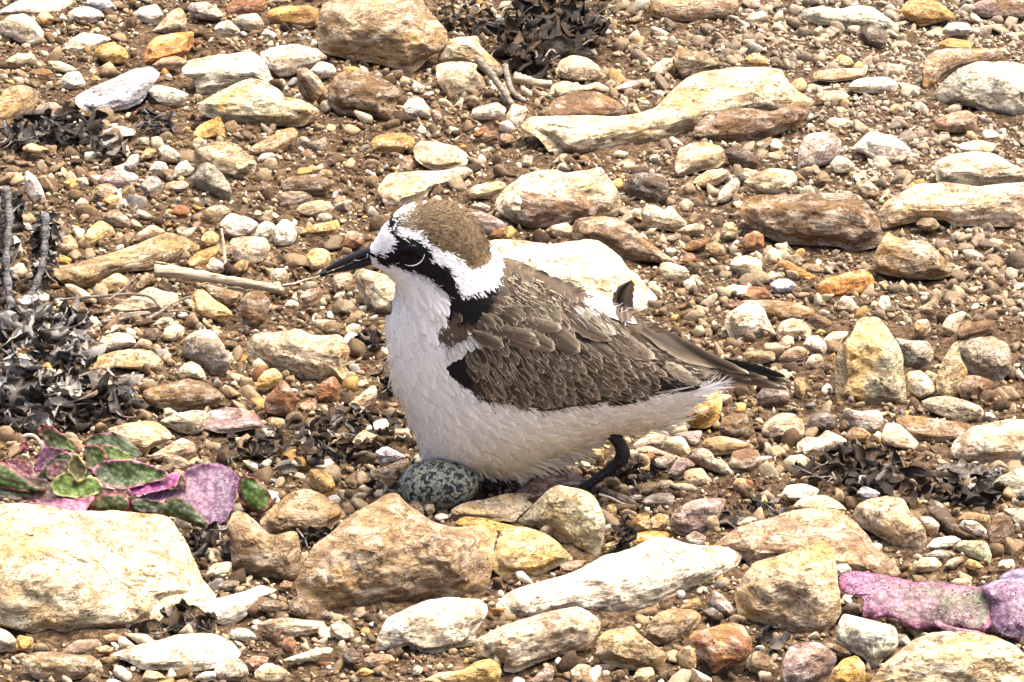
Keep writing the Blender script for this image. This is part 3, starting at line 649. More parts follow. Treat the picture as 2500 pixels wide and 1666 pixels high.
C f|1230,810 1290,745 1450,740 1650,735 1850,745 2000,720 2090,690 2210,560 2330,470 2490,440 2790,420 2890,460 2950,530 3040,590 3110,650 3030,700 2950,740 2790,730 2590,760 2480,800 2380,840 2290,880 2200,920 2100,950 1900,970 1700,1000 1550,1010 1440,990 1390,920 1310,880|huge whale-backed cream rock half buried in the gravel
D r|1805,875 1830,810 1890,785 1910,830 1870,885 1820,895|dark pebble lying on the whale-backed rock
O r|270,930 300,870 390,850 480,850 560,890 540,940 450,985 380,975 300,970|mustard-orange stone above the bird's head
C f|540,950 590,900 720,910 830,940 900,990 890,1050 800,1075 680,1090 620,1065 560,1020|flat cream stone right of the mustard-orange one
T r|440,1110 470,1010 520,990 550,1030 540,1110|tan upright chip below the mustard-orange stone
C f|315,1210 380,1110 560,1090 720,1090 880,1060 930,1100 850,1160 780,1180 640,1220 640,1250 560,1300 480,1310 440,1360 380,1340 340,1260|pitted cream stone right behind the bird's crown
R r|920,870 950,830 1010,800 1030,850 960,890|small dark red pebble above the flat cream stone's end
N b|970,900 1000,840 1080,830 1090,890 1020,930|brown-grey stone in front of the upright white one
N r|1090,900 1110,850 1180,860 1200,910 1120,930|dark brown stone right of the brown-grey one
W r|1230,1040 1260,990 1310,1010 1300,1050 1250,1060|white pebble above the pale-topped block
C b|2040,480 2070,420 2150,380 2210,370 2210,430 2150,480 2090,500|cream stone with a dark side above the whale-backed rock's left shoulder
W f|1840,560 1910,520 2030,505 2020,540 1900,580|small white stick-like stone above the whale-backed rock
G b|1900,1210 1910,1130 1990,1100 2130,1110 2180,1160 2130,1200 2000,1220|grey-brown flat cap of stone over a dark hollow
@R3
N b|230,890 250,800 330,730 450,700 600,690 750,715 880,650 960,650 1010,700 940,790 800,850 700,905 560,915 400,915|crumbly brown earth bank under the whale-backed cream rock
@M
N b|255,430 300,330 420,262 700,235 1000,225 1150,255 1210,400 1190,520 1000,530 900,610 700,612 540,622 400,550 300,500|dark crumbly earth clod against the front of the large white-topped block
C b|230,400 270,310 330,210 430,150 500,100 700,60 830,60 900,90 1120,60 1230,30 1300,100 1380,210 1430,320 1440,450 1390,510 1200,520 1000,520 900,600 700,600 540,610 400,540 300,490 240,430|large cream block with a white top, behind a dark crumbly clod above the bird's back
C r|-30,260 30,210 150,180 300,160 350,210 290,270 240,330 200,345 120,330 0,345|cream stone left of the large crumbly block
C r|0,390 100,370 190,410 160,460 60,455|small cream stone under the left end of the large crumbly block
P b|-60,430 0,430 120,460 230,510 330,570 350,650 250,710 170,710 100,710 40,640|pinkish pale stone right behind the bird's nape
R r|170,690 260,590 330,600 340,700 220,720|small maroon stone behind the bird's nape
Y r|340,600 390,590 430,640 400,715 340,715|small yellow stone beside the maroon one
T b|690,650 780,590 920,560 970,610 970,715 850,730 780,710|small tan stone left of the white-rimmed rock
T b|975,730 980,580 1030,520 1200,505 1400,515 1520,590 1650,690 1760,790 1850,860 1990,960 1900,970 1700,940 1500,930 1350,880 1250,790 1100,730|tan rock with a bright white sloping rim, above the bird's wing
W f|120,900 170,730 330,715 560,740 750,770 950,740 1100,715 1230,740 1330,820 1430,900 1500,1000 1600,1070 1660,1160 1780,1290 1740,1380 1640,1450 1500,1460 1100,1400 700,1260 300,1100|large flat white rock directly behind the bird's back
D b|1480,270 1500,120 1580,85 1720,90 1870,140 1890,210 1890,340 1750,385 1600,330 1520,300|dark brown stone with a tan crown, right of the large crumbly block
C b|1620,450 1680,390 1780,400 1850,450 1900,390 1990,490 2070,560 2060,630 1950,650 1850,640 1700,620 1640,550|cream stone with two white bumps, above the rock with the white rim
W b|1790,1040 1810,950 1900,940 2050,990 2090,1030 2060,1095 1980,1120 1890,1140|white stone at the lower end of the white sloping rim
C r|1680,1190 1740,1120 1830,1210 1840,1275 1780,1285|pale stone right of the upturned feather
T r|1940,1260 1970,1190 2050,1190 2060,1265 2000,1305|round tan pebble right of the upturned feather
C r|1960,650 2060,590 2190,560 2240,600 2220,660 2100,685|cream stone below the one with two white bumps
R r|2030,840 2080,750 2200,720 2290,710 2260,790 2160,835|rust-brown stone left of a rough rust ball
R r|2010,940 2050,850 2130,860 2180,940 2100,970|brown stone at the upper corner of the white stone by the rim
C r|2230,830 2260,760 2340,740 2420,790 2440,870 2340,900|tan stone with a white crown above the pale oval one
@R3
T b|-60,60 0,-20 520,-20 540,60 470,105 340,120 220,140 80,130 0,120|tan rock with a black undercut, cut by the top edge
W b|920,105 950,50 1060,40 1180,60 1290,30 1400,50 1480,110 1560,170 1550,215 1480,210 1340,170 1150,170 1000,150|long white knobbly rock near the top edge
D r|1280,220 1310,170 1400,155 1480,200 1480,285 1400,305 1330,280|dark brown stone below the long white knobbly rock
O b|1560,75 1600,10 1700,-10 1790,0 1870,60 1920,120 1840,135 1760,155 1690,170 1620,130|brown stone with a yellow flank on the top edge
P b|1990,70 2050,10 2200,-20 2400,-20 2400,115 2200,115 2100,115|pinkish tan rock in the top corner
W r|1830,185 1880,140 2000,150 2030,200 1950,225 1860,220|white-cream stone below the brown stone with the yellow flank
O f|1780,280 1880,240 2040,270 2010,315 1900,320|yellowish flat stone below the white-cream one
T b|1700,460 1720,380 1780,320 1900,310 2210,310 2220,370 2150,410 1950,420 1850,490 1780,570 1700,570|blocky tan rock behind the layered white rock
W b|1770,610 1830,520 1930,440 2060,390 2250,395 2420,420 2420,740 2250,760 2100,730 2050,690 1930,670 1820,660|big layered white rock cut by the photo's edge
Y b|550,405 580,360 640,335 720,380 720,415 630,425|yellow-cream pebble above the whale-backed rock
Y r|1130,395 1180,345 1250,370 1270,415 1200,435|mustard pebble in the grey gravel above the whale-backed rock's end
T b|120,340 160,300 230,320 320,340 400,390 480,410 380,450 280,470 180,510 130,430|tan stone with a pale ridge, just above the whale-backed rock
W r|0,410 60,370 125,375 120,435 60,475 10,495|white stone with a black shadowed side, left of the tan ridge stone
T f|1010,460 1120,440 1360,430 1340,485 1240,510 1120,530 1000,500|tan flat stone above a white one in the grey gravel
W b|1230,540 1300,500 1480,490 1560,540 1520,595 1400,595 1300,595 1240,580|white flat stone left of the layered white rock
C r|1020,605 1080,575 1200,580 1250,620 1180,660 1080,670|cream stone at the right end of the whale-backed rock
C r|120,1050 150,950 230,910 330,905 430,940 450,1030 400,1075 300,1090 220,1110 140,1140 120,1100|round cream boulder below the whale-backed rock
D b|440,960 500,930 600,960 670,1040 660,1080 580,1075 470,1050|dark grey-brown stone right of the round cream boulder
N r|640,910 740,870 760,910 700,980 650,970|brown stone behind the dark grey-brown one
W r|730,930 760,880 815,920 800,965 740,960|white pebble touching the brown stone
G r|900,1010 920,930 960,860 1060,840 1140,850 1190,900 1180,990 1110,1045 1000,1080 910,1090|grey-tan rounded rock in the middle of pale gravel
W b|1230,960 1300,900 1370,835 1450,850 1560,890 1640,960 1590,1030 1500,1050 1400,1030 1330,980|white-topped stone with a greenish front, right of the grey-tan rock
W b|1790,1030 1880,985 2030,965 2160,980 2260,1040 2400,1090 2400,1150 2250,1165 2080,1200 1930,1190 1800,1170 1780,1090|broad white rock on the photo's edge above the rough cream one
C b|1410,1370 1480,1280 1580,1220 1700,1170 1850,1165 2050,1190 2250,1170 2420,1160 2420,1430 2230,1450 2080,1440 1920,1450 1840,1400 1700,1410 1600,1430 1470,1460|wide rough cream rock with ledges, on the photo's edge
C r|230,1180 260,1130 350,1080 460,1080 480,1110 420,1170 320,1205|pale stone below the round cream boulder
C b|560,1170 620,1110 740,1070 880,1090 910,1140 860,1210 780,1250 680,1240|cream lens-shaped stone resting above the dark boulder
W t|390,1290 410,1220 480,1150 520,1130 545,1170 500,1270 440,1300|white upright chip left of the dark boulder
N b|540,1310 640,1240 800,1245 1100,1230 1290,1240 1350,1310 1440,1430 1465,1500 1440,1570 1260,1615 1150,1570 950,1570 800,1555 650,1490 560,1420|dark brown boulder with a cream upper rim, above the red-orange chips
C b|1270,1170 1350,1140 1430,1210 1420,1260 1330,1270|cream stone on the right shoulder of the dark brown boulder
T r|1010,1140 1060,1090 1110,1110 1110,1165 1050,1180|small tan stone above the dark brown boulder
O r|1590,1210 1650,1150 1720,1140 1700,1210 1600,1230|tan-ochre stone at the top of the rough cream rock
W b|1110,1050 1160,990 1230,1010 1280,1060 1200,1110 1130,1100|white stone right of the grey-tan rounded rock
T r|420,1490 440,1420 500,1415 530,1460 520,1515 440,1530|round tan pebble at the left end of the dark brown boulder
R r|550,1590 570,1500 640,1470 690,1500 700,1580 640,1610|rough rust ball under the dark brown boulder's left end
N r|1660,1430 1700,1390 1780,1390 1820,1440 1770,1480 1690,1470|brown stone lodged in the front of the rough cream rock
W r|480,920 510,900 520,930 490,945|tiny white pebble between the round boulder and the dark stone
C b|1080,790 1120,750 1230,760 1290,800 1220,820 1120,815|pale flat stone in the gravel right of the whale-backed rock
T b|1780,770 1860,730 1980,700 2060,740 2050,830 1900,850 1800,830|greyish crumbly rock below the layered white rock
C f|1900,930 2050,890 2180,920 2150,970 2000,980|pale tan flat stone above the broad white edge rock
@R5
T b|1385,250 1430,170 1480,85 1540,130 1640,150 1720,150 1790,210 1890,320 1910,370 1800,400 1650,400 1500,375 1390,350|tan boulder with a pale sloping right edge, right of the dark brown boulder
C r|470,310 510,250 600,245 680,280 685,355 640,390 560,385 500,345|pale oval stone left of the red-orange chip
W b|440,690 450,620 500,590 560,550 640,535 690,580 720,650 760,720 780,755 680,765 560,785 480,780|bright white stone with a flat lower edge, above the bird's tail
B b|770,310 780,265 850,280 940,340 1030,380 1010,410 920,410 830,380|red-orange pointed chip, upper of two
B b|1010,450 1070,400 1200,360 1330,330 1390,380 1390,455 1280,500 1150,515 1040,500|long red-orange stone with a pale tip, lower of two
K r|725,430 790,390 860,400 910,440 850,480 770,490|pale lilac-grey pebble below the red-orange pointed chip
C r|705,380 740,340 790,370 760,415 710,415|cream pebble above the lilac-grey one
R b|540,500 600,440 700,450 760,510 680,540 580,535|dark rust stone above the bright white stone
N f|445,570 560,530 740,530 860,540 1000,580 1030,620 900,670 780,660 720,640|brown bark-like slab behind the bright white stone
C b|1130,570 1200,500 1250,510 1290,570 1260,610 1180,610|cream stone right of the brown bark-like slab
W r|1410,570 1440,500 1490,500 1505,570 1450,610|small white stone above the standing stone
C r|770,730 800,670 870,645 950,660 1000,720 980,780 900,780 830,810 780,790|cream stone right of the bright white one
N b|965,650 1010,615 1090,640 1130,680 1100,740 1030,735|brown-sided stone with a white top, left of the standing stone's peak
W r|940,820 970,760 1040,750 1110,830 1080,880 990,880|white stone left of the standing stone
C f|1070,780 1130,730 1240,730 1180,805 1100,830|cream flat stone touching the standing stone's shoulder
N b|780,910 830,850 920,820 990,860 950,920 860,940|brown wedge stone below the cream one by the bright white stone
C b|955,935 990,880 1050,870 1080,920 1040,970 970,970|pale cube left of the standing stone's foot
S t|1145,1160 1150,900 1180,820 1250,750 1290,660 1340,640 1430,650 1490,720 1550,800 1580,880 1580,980 1600,1100 1600,1190 1480,1185 1300,1210 1220,1190|tall standing stone with an ochre diagonal band
T t|1070,970 1100,890 1150,860 1150,990 1100,990|narrow tan stone at the left flank of the standing stone
G b|1520,770 1640,790 1740,790 1780,850 1760,920 1690,980 1600,970 1580,880|grey-tan stone behind the standing stone's right side
A t|1790,1100 1800,990 1840,900 1890,820 1930,790 1950,900 2000,1000 1930,1060 1930,1180 1820,1140|yellowish upright stone under the round grey-tan one
G b|1905,890 1920,810 2000,780 2140,760 2240,800 2270,870 2270,980 2190,1065 2100,1045 1990,1000 1930,930|round grey-tan stone perched on the yellowish upright stone
N r|1920,1070 1960,1010 2060,1010 2160,1050 2150,1115 2060,1150 1960,1180|brown oval stone below the round grey-tan one
C b|1600,990 1690,975 1760,1030 1800,1120 1700,1165 1610,1120|cream-tan stone at the standing stone's right foot
C b|1690,1180 1750,1150 1860,1140 1980,1170 2080,1210 2100,1265 2000,1310 1890,1295 1740,1240|cream stone with a mustard face, below the brown oval one
C t|1820,700 1870,630 1960,600 1990,620 1940,690 1920,765 1850,755|pale stone beside a dark-fronted tan one
N b|1920,740 1960,680 2080,660 2170,660 2160,730 2070,770 1940,790|tan stone with a dark front above the round grey-tan one
T b|1670,580 1740,550 1790,480 1810,540 1790,610 1750,640 1690,615|pointed tan stone in fine gravel
C r|1640,730 1660,660 1740,650 1760,720 1700,770|pale crumbly stone below the pointed tan one
O b|150,1280 180,1190 250,1130 350,1090 420,1110 430,1200 410,1290 330,1350 220,1345|ochre rock with a black-brown front, under the bird's tail
C r|670,1380 700,1310 790,1250 880,1250 950,1310 950,1395 860,1430 750,1425|round cream stone below the tail tip
N b|400,1340 430,1280 500,1250 590,1260 600,1345 560,1400 470,1410 410,1390|brown-grey stone with a pale crown, right of the ochre rock
W b|1190,1270 1210,1215 1290,1240 1430,1230 1460,1310 1400,1380 1320,1370 1250,1330|white knobbly stone below the standing stone
T r|1210,1400 1250,1340 1330,1345 1380,1390 1350,1430 1240,1430|tan oval pebble below the white knobbly stone
W r|1385,1395 1420,1365 1450,1390 1430,1430|tiny white pebble beside the tan oval one
C f|1445,1390 1470,1310 1560,1320 1640,1400 1690,1450 1650,1500 1540,1475 1450,1450|cream wedge below a long brown stone
N f|1520,1290 1600,1260 1800,1290 1950,1310 2030,1330 1950,1410 1850,1440 1700,1430 1620,1390|long brown stone left of the big cream edge rock
C b|1870,1510 1900,1430 2010,1340 2120,1320 2250,1285 2420,1300 2420,1570 2280,1580 2050,1575 1920,1550|big cream rock on the photo's edge, above the black seaweed-like litter
W f|900,1450 960,1400 1040,1410 1090,1355 1170,1390 1230,1430 1150,1480 1000,1510 940,1540 910,1500|white bone-shaped stone above the black litter
D r|965,1330 990,1260 1080,1240 1170,1290 1150,1360 1060,1355 980,1365|dark brown stone above the white bone-shaped one
T r|550,880 610,830 650,850 760,860 770,915 650,940 560,930|tan crumbly stone just above the tail feathers
D b|640,1140 700,1080 850,1100 860,1185 760,1220 660,1210|dark brown rock right under the tail tip
T r|890,1130 880,1040 930,1020 970,1080 940,1170|brown-tan stone at the tip of the bird's tail
C r|110,1270 70,1300 90,1340 140,1330|small pale chip under the undertail feathers
@R8
T f|340,710 430,640 540,570 700,530 860,470 1000,455 1150,460 1240,520 1300,580 1400,690 1500,780 1580,870 1500,910 1300,900 1170,890 1100,840 880,820 700,830 600,850 560,780|large tan triangular rock with a white sloping edge
C b|1255,510 1290,430 1370,390 1480,380 1590,400 1620,480 1720,580 1730,660 1700,750 1620,755 1520,700 1420,635 1300,570|cream knuckle-shaped stone with rusty spots, right of the triangular rock
W r|800,370 840,310 960,300 1050,340 1020,380 960,410 870,410|white oval stone above the triangular rock
C f|870,450 920,400 1000,375 1080,370 1160,410 1230,470 1150,490 1000,475|cream flat stone on the back of the triangular rock
K r|1220,310 1270,250 1350,245 1420,300 1330,320 1240,340|grey leaf-shaped stone in the black litter
K b|1280,360 1330,310 1440,360 1400,410 1330,410|pale grey triangular chip below the grey leaf-shaped one
A b|505,1010 560,890 630,810 780,760 930,710 1010,690 1070,660 1120,700 1150,800 1165,950 1190,1110 1150,1190 1100,1250 1000,1290 880,1280 820,1250 700,1210 600,1170 530,1140|big tan rock with a golden edge, beside the pink bead-covered leaf
W b|1145,1290 1170,1180 1195,1130 1260,1140 1370,1170 1530,1210 1550,1270 1550,1340 1460,1420 1400,1510 1330,1410 1220,1360|white triangular stone under the pink bead-covered leaf
P b|820,1578 805,1450 850,1340 960,1310 1040,1310 1150,1380 1160,1430 1100,1500 1050,1578 950,1630|pinkish tan stone on the bottom edge below the golden-edged rock
O b|1100,1578 1130,1490 1200,1420 1280,1395 1340,1450 1340,1578 1200,1650|ochre-crowned stone on the bottom edge under the white triangular stone
C b|1340,1600 1440,1480 1550,1370 1650,1290 1800,1245 2000,1240 2160,1270 2290,1320 2400,1430 2420,1680 1900,1700 1500,1700|huge cream rock in the bottom corner under the pink succulent
N r|2010,1560 2060,1500 2150,1500 2230,1540 2220,1600 2080,1640|brown oval stone in front of the huge corner rock
W r|1825,1560 1840,1510 1940,1550 1930,1610 1850,1620|white chip in front of the huge corner rock
R b|215,1280 240,1240 360,1220 480,1180 560,1210 620,1310 610,1370 550,1450 440,1470 370,1520 330,1440 270,1390|rust-red jagged stone below the golden-edged rock
T r|580,1410 640,1365 720,1390 760,1440 720,1510 640,1510 590,1470|smooth tan oval pebble right of the rust-red stone
G r|320,1060 370,975 430,1010 500,1090 510,1160 430,1140 350,1110|grey glassy-looking stone left of the golden-edged rock
T r|150,1100 200,1050 270,1025 300,1060 260,1120 180,1120|tan pebble under the corner of the very large white slab
T b|-80,1260 0,1130 100,1095 240,1100 300,1140 280,1200 200,1280 100,1320 0,1330|rough tan rock under the very large white slab
D r|290,1120 360,1085 440,1140 420,1190 330,1165|dark pebble between the rough tan rock and the glassy grey stone
N r|1030,1360 1060,1305 1130,1310 1200,1340 1260,1390 1180,1420|brown-tan stone left of the white triangular stone's foot
C b|1650,850 1690,770 1790,770 1835,820 1790,860 1690,870|cream flat-topped stone above the pink leaf
G r|1690,765 1800,720 1900,730 1920,765 1840,785|grey stone behind the cream flat-topped one
T r|1835,830 1880,780 1960,760 1970,800 1900,850|tan stone right of the cream flat-topped one
Y r|1960,830 2000,775 2060,800 2100,840 2040,860|pale yellow stone above the pink leaf
W r|1720,710 1780,650 1900,630 1960,660 1900,710 1800,730|white stone right of the knuckle-shaped stone
C b|1900,700 1960,660 2110,665 2150,760 2130,820 2040,780 1950,750|cream square stone right of the white one
N t|2120,630 2150,510 2210,480 2280,520 2290,580 2240,670 2180,740 2140,690|dark brown crusty stone near the photo's edge
W r|1930,580 1960,530 2050,540 2120,600 2100,650 2000,620|white stone behind the cream square one
T f|1920,530 1990,475 2130,500 2140,540 2120,580 2050,550 1960,540|tan flat stone below the black litter
W r|2180,840 2200,790 2280,780 2300,830 2240,860|white pebble above the purple leaf at the edge
W b|2130,360 2180,260 2300,210 2420,180 2420,410 2300,395 2200,365|white rock on the photo's edge beside the black litter
C f|2210,460 2420,460 2420,610 2330,600 2280,520|cream slab on the photo's edge below the white one
W r|1150,870 1160,815 1220,810 1260,850 1220,890 1170,895|small white stone between the golden edge and the pink leaf
C b|1660,510 1760,510 1815,560 1800,630 1740,615 1690,560|cream stone leaning on the knuckle-shaped stone
D f|1730,460 1780,400 1850,440 1900,520 1950,600 2020,640 1940,660 1850,610 1780,540|dark brown crusty lump slanting below the black litter
C b|640,400 700,365 720,420 660,450 610,430|small cream stone beside black leaves above the triangular rock
C r|510,560 590,510 650,520 640,560 560,585|pale pebble right of the purple-grey stone
R r|490,300 540,260 620,280 630,330 550,350|rust-brown pebble below the dark brown rounded stone
T r|1180,1110 1230,1060 1310,1060 1300,1130 1240,1150|brownish stone in the dark gap under the pink leaf
"""
def build_stones():
    rng = np.random.default_rng(3)
    vw = None
    for line in STONES.strip().splitlines():
        if line[0] == '@': vw = line[1:]; continue
        cf, pts, label = line.split('|')
        code, form = cf.split()
        poly = view_poly(vw, pts)
        V, F, base, S, B = build_stone(poly, form, rng)
        STONE_POLYS.append(B)
        kind = 'boulder' if S > 190 else ('stone' if S > 52 else 'pebble')
        me = new_mesh(kind, local(V, base), F, M_STONE, True, sharp=38)
        c = np.array(ROCK[code]); c[:3] *= rng.uniform(.88, 1.1) * (1 + rng.normal(0, .03, 3))
        o = link(kind, me, None, base, tuple(np.clip(c, 0, .9)))
        tag(o, label, kind, 'stones strewn over the dry ground')

# ---------------------------------------------------------------- ground and loose gravel
def ground_height(x, y):
    return 0.0030 * vnoise(x * 45, y * 45, seed=5, octv=4, gain=.55) + 0.0016 * vnoise(x * 260, y * 260, seed=8, octv=2) - 0.0016

def build_ground():
    def axis(lo, hi, step, far):
        core = np.arange(lo, hi, step)
        g = [step * 1.6 ** i for i in range(1, 40)]
        a = lo - np.cumsum(g); b = hi + np.cumsum(g)
        a = a[a > -far * 1.6]; b = b[b < far * 1.6]
        return np.r_[a[::-1], core, b]
    xs = axis(-.26, .26, .0016, 30); ys = axis(-.40, .56, .0019, 30)
    X, Y = np.meshgrid(xs, ys)
    fade = np.exp(-np.maximum(0, np.hypot(X, Y) - .8) / 1.5)
    Z = ground_height(X, Y) * fade
    nx, ny = len(xs), len(ys)
    idx = np.arange(nx * ny).reshape(ny, nx)
    F = np.stack([idx[:-1, :-1], idx[:-1, 1:], idx[1:, 1:], idx[1:, :-1]], -1).reshape(-1, 4)
    o = link('ground', new_mesh('ground', np.c_[X.ravel(), Y.ravel(), Z.ravel()], F, M_SOIL))
    o['kind'] = 'structure'

PEB = np.array([(.38, .29, .185), (.27, .195, .118), (.185, .126, .075), (.53, .44, .30), (.70, .62, .48), (.125, .082, .048), (.42, .26, .10),
                (.25, .135, .07), (.36, .33, .29), (.12, .08, .05), (.52, .35, .14)])
PEBW = np.array([.21, .23, .17, .13, .07, .09, .025, .02, .03, .04, .012]); PEBW /= PEBW.sum()

def ico(sub):
    import bmesh
    bm = bmesh.new(); bmesh.ops.create_icosphere(bm, subdivisions=sub, radius=1)
    V = np.array([v.co[:] for v in bm.verts]); F = np.array([[v.index for v in f.verts] for f in bm.faces]); bm.free()
    return V, F

def scatter(n, rmin, rmax, power, sub, seed, sink=.25):
    rng = np.random.default_rng(seed)
    x = rng.uniform(-.25, .25, n); y = rng.uniform(-.38, .53, n)
    r = rmin * (rmax / rmin) ** (rng.random(n) ** power)
    # clumps of finer soil with fewer stones
    keep = vnoise(x * 28, y * 20, seed=21, octv=2) + rng.normal(0, .35, n) > -.35
    x, y, r = x[keep], y[keep], r[keep]
    px, py = project(np.c_[x, y, np.zeros_like(x)])
    bad = (px < -160) | (px > 2660)
    for B in STONE_POLYS:
        x0, y0 = B.min(0); x1, y1 = B.max(0)
        c = np.where((px > x0) & (px < x1) & (py > y0) & (py < y1) & ~bad)[0]
        if len(c):
            bad[c[inside(B, px[c], py[c] + 2)]] = True
    x, y, r = x[~bad], y[~bad], r[~bad]
    n = len(x)
    bv, bf = ico(sub)
    shapes = []
    for s in range(14):
        v = bv * (1 + .42 * vnoise(bv[:, 0] * 1.3 + s * 7, bv[:, 1] * 1.3, bv[:, 2] * 1.3, seed=s, octv=2) + .16 * vnoise(bv[:, 0] * 4 + s * 3, bv[:, 1] * 4, bv[:, 2] * 4, seed=s + 90, octv=2))[:, None]
        for _ in range(10):                   # chips
            d = rng.normal(size=3); d /= np.linalg.norm(d); lim = rng.uniform(.28, .72)
            k = v @ d; v = v - np.maximum(0, k - lim)[:, None] * d * .9
        shapes.append(v)
    shapes = np.array(shapes)
    sv = shapes[rng.integers(0, 14, n)]
    sc = np.stack([rng.uniform(.8, 1.7, n), rng.uniform(.7, 1.3, n), rng.uniform(.5, 1.15, n)], -1)
    sv = sv * sc[:, None, :]
    a = rng.uniform(0, 6.283, n); b = rng.normal(0, .6, n)
    ca, sa, cb, sb = np.cos(a), np.sin(a), np.cos(b), np.sin(b)
    X = sv[..., 0] * ca[:, None] - sv[..., 1] * sa[:, None]
    Y = sv[..., 0] * sa[:, None] + sv[..., 1] * ca[:, None]
    Z = sv[..., 2]
    X, Z = X * cb[:, None] - Z * sb[:, None], X * sb[:, None] + Z * cb[:, None]
    z0 = ground_height(x, y) + r * (.45 - sink)
    V = np.stack([X * r[:, None] + x[:, None], Y * r[:, None] + y[:, None], Z * r[:, None] + z0[:, None]], -1)
    nv = bv.shape[0]
    F = (bf[None] + (np.arange(n) * nv)[:, None, None]).reshape(-1, 3)
    ci = rng.choice(len(PEB), n, p=PEBW)
    # the far slope to the right is paler and greyer
    pale = np.clip((px[~bad] - 1300) / 900, 0, 1) * np.clip((900 - py[~bad]) / 700, 0, 1)
    col = PEB[ci] ** 1.12 * rng.uniform(.4, 1.1, n)[:, None]
    col = col * (1 - .35 * pale[:, None]) + .35 * pale[:, None] * np.array((.48, .41, .31))
    return V.reshape(-1, 3), F, np.repeat(col, nv, 0), n

def build_gravel():
    for args in ((13000, .0019, .0048, 1.9, 2, 31, .25), (80000, .0006, .0019, 1.3, 1, 32, .2)):
        V, F, c, n = scatter(*args)
        o = link('gravel', new_mesh('gravel', V, F, M_GRAVEL, False, cols=np.clip(c, 0, .85)))
        o['kind'] = 'stuff'
        print('gravel', n, len(F))

build_ground()
build_stones()
build_gravel()

# ---------------------------------------------------------------- the bird
BY = float(gpt(1250, 1188)[1])                # its upright middle plane
BT = float(gdepth(1250, 1188))
BPX = KPX * (BT + .01)                        # metres per photo pixel on the bird

def bpt(px, py, off=0.0):
    d = raydir(px, py)
    s = (BY - CAM[1]) / d[..., 1]
    P = CAM + d * s[..., None]
    P[..., 1] -= np.asarray(off) * BPX
    return P

BODY = toks("A640,562 A670,525 A700,475 A740,405 A775,360 A810,335 A835,290 A885,235 A950,190 A1050,150 A1170,130 A1300,127 A1420,140 A1520,178 A1610,240 "
            "A1680,320 A1730,410 A1765,500 A1785,600 A1840,625 A1890,665 A1905,715 A1960,690 A2040,715 A2200,785 B1620,22 B1750,90 B1900,150 B2080,215 "
            "C340,262 C470,300 C600,350 C720,410 C850,475 C940,560 C1060,645 C1200,735 C1350,830 C1480,930 C1580,1020 C1650,1090 C1560,1140 C1450,1180 C1350,1240 C1280,1310 "
            "C1220,1375 C1150,1480 D2200,385 D2060,392 D1960,392 D1900,425 D1840,490 D1700,545 D1560,600 D1430,655 D1330,705 D1240,735 D1130,735 "
            "D1000,700 D900,722 D790,730 D720,708 D620,668 D500,672 D432,655 D432,560 D402,430 D362,330 D322,250 D272,150 D240,50 B262,1120 B230,970 B205,840 B190,700 "
            "B192,580 B202,460 B240,350 B285,265 B297,200 B280,140 B255,95 A890,890 A840,835 A780,780 A715,738 A660,715 A640,640")
GS = 4
gx0, gy0 = BODY.min(0) - 40; gx1, gy1 = BODY.max(0) + 40
GX, GY = np.meshgrid(np.arange(gx0, gx1, GS), np.arange(gy0, gy1, GS))

def poisson(poly, it=2600, f=2.3):
    m = inside(poly, GX, GY)
    u = np.zeros(GX.shape)
    for _ in range(it):
        v = .25 * (np.roll(u, 1, 0) + np.roll(u, -1, 0) + np.roll(u, 1, 1) + np.roll(u, -1, 1) + f * GS * GS)
        u = np.where(m, v, 0)
    return np.sqrt(u)

FIELD = poisson(BODY)

def fld(x, y, F=None):
    F = FIELD if F is None else F
    fx = np.clip((np.asarray(x) - gx0) / GS, 0, F.shape[1] - 1.001); fy = np.clip((np.asarray(y) - gy0) / GS, 0, F.shape[0] - 1.001)
    i, j = fy.astype(int), fx.astype(int); a, b = fy - i, fx - j
    return (F[i, j] * (1 - a) * (1 - b) + F[i + 1, j] * a * (1 - b) + F[i, j + 1] * (1 - a) * b + F[i + 1, j + 1] * a * b)

def cdt(poly, step, n):
    B = resample(poly, n)
    x0, y0 = poly.min(0); x1, y1 = poly.max(0)
    X, Y = np.meshgrid(np.arange(x0, x1, step), np.arange(y0, y1, step * .866))
    X[1::2] += step / 2
    P = np.c_[X.ravel(), Y.ravel()]
    P = P[inside(poly, P[:, 0], P[:, 1])]
    dd = np.full(len(P), 1e9)
    for k in range(0, n, 1):
        dd = np.minimum(dd, (P[:, 0] - B[k, 0]) ** 2 + (P[:, 1] - B[k, 1]) ** 2)
    P = P[dd > (step * .6) ** 2]
    pts = [Vector(p) for p in B] + [Vector(p) for p in P]
    r = geometry.delaunay_2d_cdt(pts, [(i, (i + 1) % n) for i in range(n)], [], 1, 1e-4)
    return np.array([v[:] for v in r[0]]), np.array([f for f in r[2] if len(f) == 3]), n

